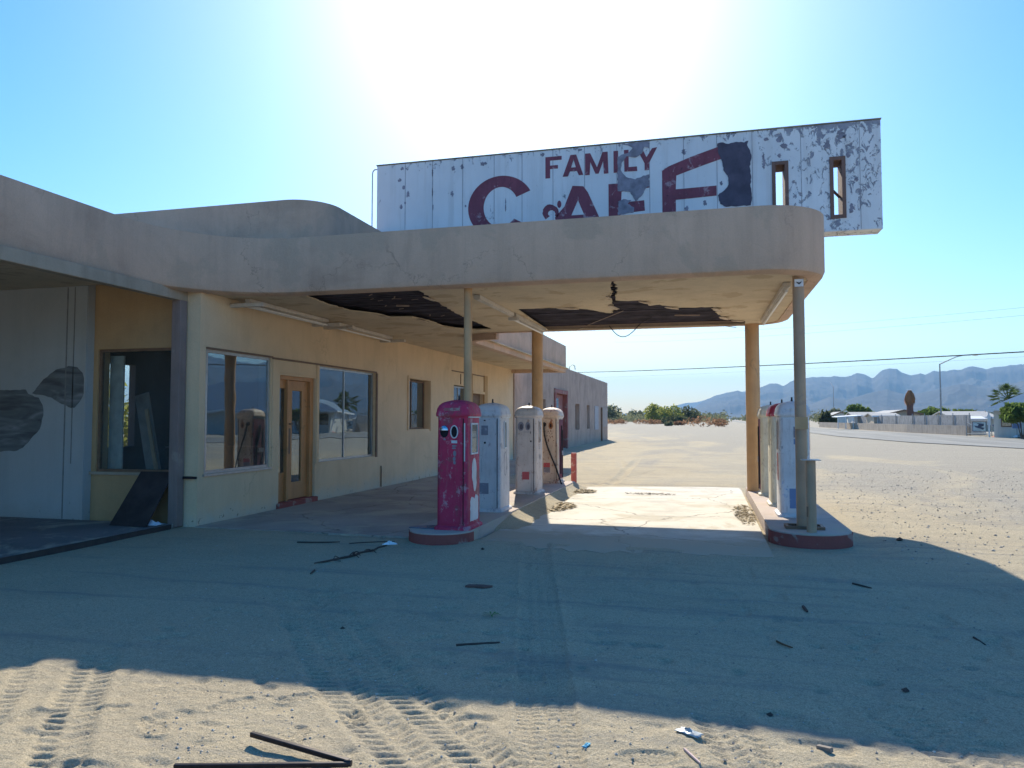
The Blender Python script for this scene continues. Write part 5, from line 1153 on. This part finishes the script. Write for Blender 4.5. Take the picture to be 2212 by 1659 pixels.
def shrub(name, label, cat, x, y, w_, h, mat, n, leaf, seed, group=None, trunk=0.0, dep=None):
    r_ = random.Random(seed); t = thing(name, label, cat, (x, y, 0), group); dep = dep or w_ * 0.8; lobes = []
    k = 7
    for i in range(k):
        u = r_.uniform(-0.36, 0.36); hh = h * (1 - 1.3 * u * u) * r_.uniform(0.62, 0.98); zb = trunk * h
        lobes.append((x + u * w_, y + r_.uniform(-.3, .3) * dep, zb + (hh - zb) * 0.55, w_ * r_.uniform(.13, .24), dep * .25, max(0.1, (hh - zb) * 0.46)))
    mb = MB(); leaves(mb, lobes, n, leaf, r_); mb.build('crown', mat, t)
    mb = MB()
    for l in lobes[:5]:
        top = Vector((l[0], l[1], l[2])); base = Vector((x + (l[0] - x) * 0.15, y + (l[1] - y) * .15, -0.05)); mid = base.lerp(top, 0.5) + Vector((0, 0, h * 0.06))
        rr = max(0.02, h * 0.018); mb.tube([base, mid, top], [rr, rr * .7, rr * .35], 6)
    mb.build('trunk', M_bark, t)
    return t
Yb = 232
def X_(px, Y): return bearing(px) * Y
G_ = 'shrubs at the edge of the lot'
shrub('desert_bush', 'tallest yellow green bush standing out at the end of the lot', 'bush', X_(1432, Yb), Yb, 13.5, 7.4, M_yel, 2600, 0.42, 21, G_)
shrub('desert_bush', 'rounder green bush leaning on the right of the tallest one', 'bush', X_(1478, Yb + 4), Yb + 4, 10, 5.8, M_olive, 1700, 0.42, 22, G_)
shrub('desert_bush', 'low grey green bush in front of the tallest one', 'bush', X_(1455, Yb - 8), Yb - 8, 9, 3.0, M_olive, 900, 0.36, 23, G_)
shrub('desert_tree', 'thin dark tree just right of the stucco annex corner', 'tree', X_(1322, 300), 300, 10, 7.6, M_olive, 900, 0.5, 24, 'trees in the desert scrub', 0.15)
shrub('desert_tree', 'small lone tree standing out of the scrub under the hills', 'tree', X_(1372, 420), 420, 11, 7.4, M_olive, 800, 0.6, 25, 'trees in the desert scrub', 0.2)
for i, (px, Y, w_, h, lb) in enumerate(((1520, 150, 9.0, 2.35, 'largest rust brown tumbleweed heap beside the highway'), (1402, 205, 8, 1.7, 'long low rust brown brush left of the tall bush'), (1325, 205, 9, 1.9, 'rust brown brush touching the annex corner'), (1462, 175, 5, 1.1, 'small brown tumbleweed in front of the tall bush'), (1447, 160, 2.6, 1.1, 'small pale dead bush at the foot of the tall bush'))):
    shrub('dead_brush', lb, 'dead bush', X_(px, Y), Y, w_, h, M_brown if i < 4 else M_dsh, 700, 0.22, 40 + i, 'dead brush along the lot')
mb = MB(); r_ = random.Random(77)
for _ in range(620):
    Y = r_.uniform(270, 560) if r_.random() < 0.8 else r_.uniform(560, 1500); px = r_.uniform(1290, 2400) if r_.random() < .7 else r_.uniform(1290, 1700); x = X_(px, Y)
    if abs(x - (15 + (Y - 250) * 0.008)) < 6 and Y < 900 and px < 1640: continue
    h = r_.uniform(2.2, 5.6) * (1 if Y < 560 else 1.3); w_ = r_.uniform(3, 9)
    leaves(mb, [(x, Y, h * .45, w_ / 2, w_ / 2, h * .5)], 26, 0.75 * Y / 400, r_)
setp(mb.build('desert_scrub', M_dsh), 'far belt of grey green desert scrub under the mountains', 'scrub', kind='stuff')
shrub('yard_bush', 'sunlit olive bush outside the rear office window', 'bush', -16.6, 17.6, 3.2, 3.4, M_yel, 900, 0.12, 91)
# ------------------------------------------------------------------ settlement beyond the highway
M_block = stucco('fence_block', (0.42, 0.36, 0.30), 0.2, 0.5, 0.01)
M_slat = plain('grey_slat_mesh', (0.26, 0.26, 0.26), 0.8, var=0.3, scale=2)
M_pole = plain('galvanised_pole', (0.30, 0.31, 0.32), 0.5, 0.6)
M_sidew = stucco('pale_siding', (0.62, 0.62, 0.58), 0.1, 0.2, 0.004)
M_tan = stucco('tan_siding', (0.52, 0.44, 0.34), 0.1, 0.2, 0.004)
M_shing = plain('grey_shingle', (0.36, 0.36, 0.35), 0.9, var=0.25, scale=4)
M_bluer = plain('blue_grey_roof', (0.21, 0.29, 0.36), 0.95, var=0.1, spec=0.05)
M_whitem = plain('white_metal', (0.72, 0.73, 0.73), 0.5, var=0.08)
fp = [(20.2, 147.0), (21.4, 121), (22.3, 94), (23.72, 78.6)]
t = thing('block_fence', 'long low concrete block fence along the far side of the highway', 'fence', (22, 100, 0))
MB().band(fp, -0.3, 0.93, 0.18).build('wall', M_block, t)
mb = MB()
for i in range(3):
    for k in range(10):
        u = k / 10; x = fp[i][0] * (1 - u) + fp[i + 1][0] * u; y = fp[i][1] * (1 - u) + fp[i + 1][1] * u
        mb.box(x + .005, x + 0.03, y - 0.08, y + 0.08, -0.1, 0.94)
mb.build('joint', M_slat, t)
t = thing('slat_fence', 'grey slatted mesh fence rising behind the block wall', 'fence', (23, 95, 0))
sp = [(fp[1][0] + .8, 121.5), (fp[2][0] + .8, 94.5), (fp[3][0] + .5, 79.0)]
MB().band(sp, 0.0, 1.95, 0.04).build('mesh', M_slat, t)
mb = MB()
for k in range(9):
    u = k / 8 * 1.999; i = int(u); u -= i; x = sp[i][0] * (1 - u) + sp[i + 1][0] * u; y = sp[i][1] * (1 - u) + sp[i + 1][1] * u
    mb.tube([(x - .06, y, 0), (x - .06, y, 2.15)], 0.04, 6)
mb.build('post', M_pole, t)
def house(name, label, x0, x1, y0, y1, ze, zr, wall, roof, trim, axis='y', ov=0.4, wins=(), group='houses beyond the highway', door=None, cat='house'):
    t = thing(name, label, cat, ((x0 + x1) / 2, (y0 + y1) / 2, 0), group)
    MB().box(x0, x1, y0, y1, -0.2, ze - 0.02).build('wall', wall, t)
    xm, ym = (x0 + x1) / 2, (y0 + y1) / 2
    if axis == 'y':
        a = [(x0 - ov, y0 - ov, ze), (xm, y0 - ov, zr), (x1 + ov, y0 - ov, ze)]; q = [(p[0], y1 + ov, p[2]) for p in a]
        MB().add([(x0, y0 + .01, ze - .03), (x1, y0 + .01, ze - .03), (xm, y0 + .01, zr - 0.12), (x0, y0 + .15, ze - .03), (x1, y0 + .15, ze - .03), (xm, y0 + .15, zr - 0.12)], [(0, 1, 2), (5, 4, 3), (0, 3, 4, 1), (1, 4, 5, 2), (2, 5, 3, 0)]).build('gable', wall, t)
    else:
        a = [(x0 - ov, y0 - ov, ze), (x0 - ov, ym, zr), (x0 - ov, y1 + ov, ze)]; q = [(x1 + ov, p[1], p[2]) for p in a]
        MB().add([(x0 + .01, y0, ze - .03), (x0 + .01, y1, ze - .03), (x0 + .01, ym, zr - .12), (x0 + .15, y0, ze - .03), (x0 + .15, y1, ze - .03), (x0 + .15, ym, zr - .12)], [(0, 1, 2), (5, 4, 3), (0, 3, 4, 1), (1, 4, 5, 2), (2, 5, 3, 0)]).build('gable', wall, t)
    d = 0.14; lo = [(p[0], p[1], p[2] - d) for p in a]; lq = [(p[0], p[1], p[2] - d) for p in q]
    rf = MB().add(a + q + lo + lq, [(0, 1, 4, 3), (1, 2, 5, 4), (6, 9, 10, 7), (7, 10, 11, 8), (0, 3, 9, 6), (2, 8, 11, 5), (0, 6, 7, 1), (1, 7, 8, 2), (3, 4, 10, 9), (4, 5, 11, 10)]).build('roof', roof, t)
    if axis == 'y':
        MB().bar((x0 - ov, y0 - ov - .02, ze - .08), (xm, y0 - ov - .02, zr - .08), 0.04, 0.22).bar((xm, y0 - ov - .02, zr - .08), (x1 + ov, y0 - ov - .02, ze - .08), 0.04, 0.22).build('rake_trim', trim, rf)
    else:
        MB().box(x0 - ov, x1 + ov, y0 - ov - .05, y0 - ov - .01, ze - .2, ze + 0.02).build('eave_trim', trim, rf)
    for (wx0, wx1, z0, z1) in wins:
        f = MB().box(wx0, wx1, y0 - 0.05, y0 - 0.005, z0, z1).build('window', trim, t)
        MB().box(wx0 + .08, wx1 - .08, y0 - 0.06, y0 - 0.051, z0 + .08, z1 - .08).build('pane', M_glass, f)
    if door: MB().box(door[0], door[1], y0 - 0.06, y0 - 0.006, 0, door[2]).build('door', trim, t)
    return t
def fx(x, Y): return far(x, 1000, Y)[0]
def fz(y, Y, x=1000): return far(x, y, Y)[1]
Y = 116
house('mobile_home', 'tan gabled mobile home with dark brown rake boards behind the dead palm', fx(745, Y), fx(1085, Y), Y, Y + 12, fz(930, Y), fz(885, Y), M_tan, M_shing, M_trim, wins=((fx(930, Y), fx(980, Y), 0.9, 2.0),))
Y = 110
house('garage', 'pale garage with a wide door in front of the tan home', fx(592, Y), fx(850, Y), Y, Y + 5, fz(950, Y), fz(918, Y), M_tan, M_shing, M_whitem, axis='x', ov=0.3, door=(fx(625, Y), fx(825, Y), fz(955, Y)), group='houses beyond the highway')
Y = 120
t = thing('carport', 'white flat roofed carport left of the pale garage', 'carport', (fx(380, Y), Y, 0))
MB().add([(fx(195, Y), Y, fz(962, Y)), (fx(470, Y), Y, fz(945, Y)), (fx(470, Y), Y + 5, fz(940, Y)), (fx(195, Y), Y + 5, fz(957, Y)), (fx(195, Y), Y, fz(970, Y)), (fx(470, Y), Y, fz(953, Y)), (fx(470, Y), Y + 5, fz(948, Y)), (fx(195, Y), Y + 5, fz(965, Y))], [(0, 1, 2, 3), (7, 6, 5, 4), (0, 4, 5, 1), (1, 5, 6, 2), (2, 6, 7, 3), (3, 7, 4, 0)]).build('roof', M_whitem, t)
for x in (200, 285, 365, 465): MB().box(fx(x, Y), fx(x, Y) + .1, Y + .1, Y + .2, 0, fz(968, Y)).build('post', M_whitem, t)
Y = 128
house('mobile_home', 'grey roofed home half hidden behind the carport', fx(380, Y), fx(720, Y), Y, Y + 6, fz(950, Y), fz(908, Y), M_sidew, M_shing, M_whitem, axis='x', wins=((fx(480, Y), fx(560, Y), 0.9, 2.0),))
Y = 170
house('mobile_home', 'small far home with a dark gable left of the round tree', fx(170, Y), fx(300, Y), Y, Y + 9, fz(940, Y), fz(905, Y), M_sidew, M_shing, M_trim, axis='y')
Y = 104
house('mobile_home', 'long home with a pale grey shingle roof left of the white house', fx(1450, Y), fx(1900, Y), Y, Y + 9, fz(966, Y), fz(900, Y), M_tan, M_shing, M_whitem, axis='x', wins=((fx(1810, Y), fx(1850, Y), 0.8, 2.0),))
Y = 82
house('white_shed', 'small white shed with a pale roof behind the pipe gate', fx(1600, Y), fx(1800, Y), Y, Y + 3.5, fz(985, Y), fz(955, Y), M_whitem, M_whitem, M_whitem, axis='x', ov=0.15, cat='shed', group='sheds')
# the white house on the right: hipped blue grey roof
Y = 71
xa, xb = fx(1885, Y), fx(1885, Y) + 19
t = thing('white_house', 'white house with a hipped blue grey metal roof at the right edge', 'house', (xa, Y, 0), 'houses beyond the highway')
MB().box(xa, xb, Y, Y + 11, -0.2, fz(890, Y)).build('wall', M_sidew, t)
ze, zr = fz(880, Y), 5.7
rv = [(xa - .6, Y - .8, ze), (xb + .6, Y - .8, ze), (xb + .6, Y + 11.8, ze), (xa - .6, Y + 11.8, ze), (xa + 6.2, Y + 5.5, zr), (xb - 6.2, Y + 5.5, zr)]
rf = MB().add(rv, [(0, 1, 5, 4), (1, 2, 5), (2, 3, 4, 5), (3, 0, 4), (3, 2, 1, 0)]).build('roof', M_bluer, t)
MB().box(xa - .62, xb + .62, Y - .86, Y - .81, ze - .16, ze + .03).box(xa - .66, xa - .61, Y - .8, Y + 11.8, ze - .16, ze + .03).build('gutter', M_whitem, rf)
for (a, c, z0, z1) in ((0.5, 1.3, 0.9, 2.1), (2.2, 3.4, 0.3, 2.0), (5.0, 6.2, 0.9, 2.0)):
    f = MB().box(xa + a, xa + c, Y - .05, Y - .004, z0, z1).build('window', M_trim, t); MB().box(xa + a + .08, xa + c - .08, Y - .06, Y - .051, z0 + .08, z1 - .08).build('pane', M_glass, f)
for x in (xa - .4, xa + 3.6, xa + 8): MB().box(x, x + .12, Y - .7, Y - .58, 0, ze - .17).build('porch_post', M_whitem, t)
t.rotation_euler.z = -0.32
# pipe gate and the things hung on it
Y = 76.5
t = thing('pipe_gate', 'double pipe gate with sloping braces at the driveway', 'gate', (fx(1740, Y), Y, 0))
x0, x1 = fx(1588, Y), fx(1860, Y); xr = fx(2230, Y)
MB().tube([(x0, Y, -.1), (x0, Y, fz(945, Y))], .05, 8).tube([(x1, Y, -.1), (x1, Y, fz(960, Y))], .04, 8).build('gate_post', M_pole, t)
MB().tube([(x0, Y, fz(1015, Y)), (fx(1850, Y), Y, fz(1172, Y))], .03, 6).tube([(x0, Y, fz(1140, Y)), (x1, Y, fz(1140, Y))], .035, 6).build('gate_leaf', M_whitem, t)
MB().tube([(fx(1885, Y), Y, fz(995, Y)), (fx(2010, Y), Y, fz(1105, Y))], .03, 6).tube([(fx(1885, Y), Y, fz(995, Y)), (fx(1960, Y), Y, fz(995, Y))], .03, 6).tube([(xr, Y, -.1), (xr, Y, 1.3)], .04, 6).build('gate_leaf', M_pole, t)
M_pic = plain('blue_picture_board', (0.30, 0.46, 0.58), 0.6, var=0.25, scale=2)
t = thing('picture_sign', 'blue framed picture board with a dark winged shape hung on the gate', 'sign', (fx(1720, Y), Y - .1, 0))
x0, x1, z0, z1 = fx(1652, Y), fx(1790, Y), fz(1113, Y), fz(1018, Y)
MB().box(x0, x1, Y - .16, Y - .1, z0, z1).build('board', M_pic, t)
M_navy = plain('navy_paint', (0.03, 0.06, 0.13), 0.6)
e = .04
MB().box(x0 - e, x0, Y - .18, Y - .08, z0 - e, z1 + e).box(x1, x1 + e, Y - .18, Y - .08, z0 - e, z1 + e).box(x0, x1, Y - .18, Y - .08, z1, z1 + e).box(x0, x1, Y - .18, Y - .08, z0 - e, z0).build('frame', M_navy, t)
P = lambda *q: [(fx(x, Y), fz(y, Y)) for x, y in q]
MB().prism([P((1665, 1055), (1700, 1062), (1715, 1045), (1690, 1030), (1770, 1035), (1768, 1060), (1735, 1070), (1775, 1080), (1760, 1100), (1720, 1085), (1680, 1075))], mXZ, Y - .175, Y - .162).build('picture', M_navy, t)
t = thing('warning_sign', 'orange diamond road sign in front of the white house', 'sign', (fx(1982, 74), 74, 0))
cx, cz = fx(1982, 74), fz(1047, 74)
MB().prism([[(cx - .42, cz), (cx, cz - .34), (cx + .42, cz), (cx, cz + .34)]], mXZ, 73.97, 74.0).build('panel', plain('sign_orange', (0.75, 0.24, 0.01), 0.5), t)
MB().bar((cx - .3, 73.96, cz + .1), (cx + .75, 73.96, cz - .55), .12, .05, (0, 1, 0)).tube([(cx, 74.05, 0), (cx, 74.05, cz + .2)], .03, 6).build('support', M_pole, t)
t = thing('traffic_cone', 'red cone standing by the dark gate post', 'cone', (fx(1916, 73.2), 73.2, 0))
cx = fx(1916, 73.2)
MB().tube([(cx, 73.2, 0.03), (cx, 73.2, 0.55)], [.24, .1], 12).box(cx - .3, cx + .3, 72.9, 73.5, 0, .03).build('cone', plain('cone_red', (0.70, 0.05, 0.03), 0.5), t)
t = thing('mailbox_post', 'dark blue mailbox post beside the red cone', 'mailbox', (fx(1935, 73), 73, 0))
cx = fx(1935, 73)
MB().box(cx - .07, cx + .07, 72.93, 73.07, 0, fz(1062, 73)).build('post', M_navy, t); MB().box(cx - .45, cx + .08, 72.85, 73.15, fz(1062, 73) + .01, fz(1045, 73)).build('box', M_navy, t)
t = thing('utility_box', 'blue grey meter box on a thin post before the white house', 'meter box', (fx(2132, 70), 69.5, 0))
cx = fx(2132, 69.5)
MB().box(cx - .32, cx + .32, 69.4, 69.6, fz(1085, 69.5), fz(1033, 69.5)).build('box', plain('slate_blue', (0.16, 0.22, 0.36), 0.5), t); MB().tube([(cx, 69.5, 0), (cx, 69.5, fz(1086, 69.5))], .04, 6).build('post', M_pole, t)
for i, (x, r, lb) in enumerate(((2125, .28, 'pale boulder at the foot of the meter box'), (2155, .34, 'grey boulder right of the pale one'), (2195, .3, 'dark boulder at the right edge of the verge'))):
    mb = MB(); stone(mb, fx(x, 69), 69, r, r * .35); setp(mb.build('boulder', (M_whitem, M_slat, M_stick)[i]), lb, 'boulder', 'boulders on the verge')
# a parked pickup behind the fence with a yellow board on its bed
Y = 97
t = thing('yellow_sign', 'small pale yellow sign board above the parked truck behind the fence', 'sign', (fx(1240, Y), Y, 0))
MB().add([(fx(1190, Y), Y, fz(985, Y)), (fx(1280, Y), Y, fz(983, Y)), (fx(1305, Y), Y, fz(940, Y)), (fx(1215, Y), Y, fz(950, Y)), (fx(1190, Y), Y + .08, fz(985, Y)), (fx(1280, Y), Y + .08, fz(983, Y)), (fx(1305, Y), Y + .08, fz(940, Y)), (fx(1215, Y), Y + .08, fz(950, Y))], [(0, 1, 2, 3), (7, 6, 5, 4), (0, 4, 5, 1), (1, 5, 6, 2), (2, 6, 7, 3), (3, 7, 4, 0)]).build('panel', plain('pale_yellow', (0.75, 0.66, 0.30), 0.6), t)
MB().box(fx(1210, Y), fx(1210, Y) + .06, Y + .1, Y + .2, 0, fz(960, Y)).box(fx(1270, Y), fx(1270, Y) + .06, Y + .1, Y + .2, 0, fz(960, Y)).build('leg', M_pole, t)
t = thing('parked_truck', 'dark parked pickup truck behind the fence under the yellow sign', 'truck', (fx(1160, Y), Y + 2, 0))
xa = fx(1105, Y); L_ = fx(1225, Y) - xa
prof = [(0, .45), (0, .95), (L_ * .25, 1.0), (L_ * .36, 1.55), (L_ * .6, 1.58), (L_ * .68, 1.02), (L_, 1.0), (L_, .45)]
MB().prism([[(xa + p[0], p[1]) for p in prof]], mXZ, Y + 1.2, Y + 2.9).build('body', plain('dark_truck_paint', (0.06, 0.07, 0.09), 0.35, 0.2), t)
for u in (.2, .8):
    MB().tube([(xa + L_ * u, Y + 1.15, .36), (xa + L_ * u, Y + 1.4, .36)], .36, 14).build('wheel', M_black, t)
MB().prism([[(xa + L_ * .34, 1.05), (xa + L_ * .4, 1.48), (xa + L_ * .58, 1.5), (xa + L_ * .64, 1.06)]], mXZ, Y + 1.17, Y + 1.195).build('window', M_glass, t)
# ------------------------------------------------------------------ palms and trees of the settlement
Y = 98
cx = fx(985, Y)
t = thing('dead_palm', 'dead palm trunk with a drooping rust brown skirt and no green crown', 'palm tree', (cx, Y, 0), 'palms')
MB().tube([(cx, Y, 0), (cx, Y, 1.6), (cx - .02, Y, fz(790, Y))], [.46, .40, .34], 12).build('trunk', plain('palm_trunk', (0.16, 0.085, 0.065), 0.95, var=0.4), t, True)
mb = MB(); r_ = random.Random(8); zt_, zb_ = fz(672, Y), fz(802, Y)
for _ in range(520):
    a = r_.random() * 2 * PI; u = r_.random(); z = zb_ + (zt_ - zb_) * u; rad = (0.06 + 0.50 * math.sin(PI * (0.12 + 0.88 * u ** 0.75)) ** 0.6) * r_.uniform(.75, 1.0)
    p = Vector((cx + rad * math.cos(a), Y + rad * math.sin(a), z)); d = Vector((math.cos(a) * .25, math.sin(a) * .25, -1)).normalized(); s_ = Vector((-math.sin(a), math.cos(a), 0)) * .06
    mb.add([p - s_, p + s_, p + d * r_.uniform(.3, .65)], [(0, 1, 2)])
mb.build('dead_skirt', M_skirt, t)
mb = MB()
for k in range(6): mb.tube([(cx - .1, Y, zt_ - .2), (cx - .25 + .12 * k - .1, Y + .1 * (k % 3), zt_ + .12)], [.03, .012], 5)
mb.build('stubs', M_whitem, t)
def palm(label, x, y, zc, rad, seed):
    t = thing('fan_palm', label, 'palm tree', (x, y, 0), 'palms'); r_ = random.Random(seed)
    MB().tube([(x, y, 0), (x + .05, y, zc * .5), (x, y, zc)], [.34, .28, .24], 10).build('trunk', M_bark, t, True)
    mb = MB()
    for k in range(46):
        a = r_.random() * 2 * PI; el = r_.uniform(-.55, 1.3); d = Vector((math.cos(a) * math.cos(el), math.sin(a) * math.cos(el), math.sin(el))); c = Vector((x, y, zc))
        st = c + d * rad * r_.uniform(.42, .6); sd = d.cross(Vector((0, 0, 1)))
        if sd.length < .1: sd = Vector((1, 0, 0))
        sd.normalize(); un = sd.cross(d)
        mb.tube([c, st], [.03, .02], 4)
        for j in range(-5, 6):
            th = j * .24; e = st + (d * math.cos(th) + sd * math.sin(th)) * rad * r_.uniform(.38, .52) - Vector((0, 0, .12 * rad * abs(j) / 5 + .08 * rad))
            m_ = st.lerp(e, .5); wv = (un * .4 + sd).normalized() * .045 * rad
            mb.add([st, m_ + wv, e, m_ - wv], [(0, 1, 2, 3)])
    mb.build('crown', M_palm, t)
Yp = 88
palm('green fan palm rising over the roof of the white house', fx(2045, Yp), Yp, fz(772, Yp), 2.0, 5)
def tree7(label, xa, xb, yt, Y, mat, n, leaf, seed, trunk=0.25, dep=None):
    w_ = fx(xb, Y) - fx(xa, Y)
    shrub('tree', label, 'tree', (fx(xa, Y) + fx(xb, Y)) / 2, Y, w_ * 1.08, fz(yt, Y) * 1.03, mat, n, leaf, seed, 'trees of the settlement', trunk, dep)
tree7('round bright green tree behind the carport', 262, 592, 818, 140, M_green, 2600, 0.34, 61)
tree7('olive bush tree at the left end of the block fence', 2, 185, 888, 150, M_olive, 1500, 0.34, 62, 0.05)
tree7('wide green tree spreading behind the tall lamp post', 1085, 1640, 838, 124, M_green, 3600, 0.34, 63, 0.3)
tree7('pale leafless looking tree far behind the round one', 120, 290, 855, 210, M_dsh, 900, 0.4, 64, 0.3)
tree7('bright green tree hanging over the gate at the right edge', 1975, 2420, 800, 66, M_green, 4200, 0.2, 65, 0.42, 5)
# ------------------------------------------------------------------ lamps and wires
def lamp(label, X, Y, zt, arm, head):
    t = thing('street_lamp', label, 'street lamp', (X, Y, 0), 'street lamps by the highway')
    MB().tube([(X, Y, 0), (X, Y, zt)], [.11, .065], 10).build('pole', M_pole, t, True)
    MB().tube(arm, [.06, .05, .045, .04][:len(arm)] + [.04] * max(0, len(arm) - 4), 8).build('arm', M_pole, t, True)
    a, c = Vector(head[0]), Vector(head[1])
    MB().loft([[(p.x, p.y + w_ * math.cos(u), p.z + h_ * math.sin(u)) for u in [2 * PI * i / 10 for i in range(10)]] for p, w_, h_ in ((a, .06, .05), (a.lerp(c, .3), .16, .09), (a.lerp(c, .75), .17, .08), (c, .06, .03))]).build('lamp_head', M_whitem, t, True)
Y = 92
q = lambda x, y, Yy=Y: (far(x, y, Yy)[0], Yy, far(x, y, Yy)[1])
xl_ = fx(1318, Y)
lamp('tall street lamp with a long curved arm behind the block fence', xl_, Y, fz(395, Y), [(xl_, Y, fz(400, Y)), q(1400, 350), q(1480, 315), q(1560, 298), q(1660, 294)], (q(1650, 295), q(1715, 297)))
Y = 215
xl_ = fx(160, Y)
lamp('small distant street lamp with its head tilted left over the scrub', xl_, Y, fz(640, Y), [(xl_, Y, fz(645, Y)), q(150, 635, Y), q(140, 620, Y)], (q(146, 632, Y), q(114, 585, Y)))
def wire(label, A, B, r, sag=0.5):
    A, B = Vector(A), Vector(B); pts = []
    A2 = A - (B - A) * 0.35; B2 = B + (B - A) * 0.25
    for i in range(31):
        u = i / 30; p = A2.lerp(B2, u); p.z -= sag * 4 * u * (1 - u); pts.append(p)
    setp(MB().tube(pts, r, 6).build('power_line', M_stick), label, 'power line', 'overhead wires')
W3 = lambda px, py, Y: (spot(px, py, Y)[0], Y, spot(px, py, Y)[1])
wire('thickest overhead wire crossing the sky just above the mountains', W3(1250, 800, 120), W3(2212, 752, 60), 0.045, 0.5)
wire('faint wire just below the thickest one', W3(1250, 812, 126), W3(2212, 763, 63), 0.006, 0.5)
wire('upper faint wire high in the sky right of the canopy', W3(1450, 716, 70), W3(2212, 655, 42), 0.005, 0.4)
wire('second faint wire under the upper one', W3(1450, 730, 70.3), W3(2212, 672, 42.3), 0.005, 0.4)
# ------------------------------------------------------------------ aerial haze
if HAZE > 0:
    m = bpy.data.materials.new('pale_haze'); m.use_nodes = True; nt = m.node_tree; nt.nodes.clear()
    o_ = nt.nodes.new('ShaderNodeOutputMaterial'); pv = nt.nodes.new('ShaderNodeVolumePrincipled')
    pv.inputs['Color'].default_value = (*HAZE_COL, 1); pv.inputs['Density'].default_value = HAZE; pv.inputs['Anisotropy'].default_value = 0.0
    nt.links.new(pv.outputs[0], o_.inputs['Volume'])
    hz = MB().box(-13000, 13000, -13000, 13000, -40, 680).build('haze', m); setp(hz, 'pale blue dry air over the desert', 'haze', kind='stuff')
# ------------------------------------------------------------------ render
scene.view_settings.view_transform = 'Standard'; scene.view_settings.look = 'None'
scene.view_settings.exposure = EXPOSURE; scene.view_settings.gamma = 1.0; scene.view_settings.use_curve_mapping = False
scene.render.engine = 'CYCLES'
cy = scene.cycles
cy.use_denoising = True
try: cy.denoiser = 'OPENIMAGEDENOISE'
except Exception: pass
cy.max_bounces = 8; cy.diffuse_bounces = 4; cy.glossy_bounces = 4; cy.transmission_bounces = 4; cy.transparent_max_bounces = 12; cy.volume_bounces = 0
cy.sample_clamp_indirect = 6.0
scene.render.film_transparent = False
bpy.context.view_layer.update()
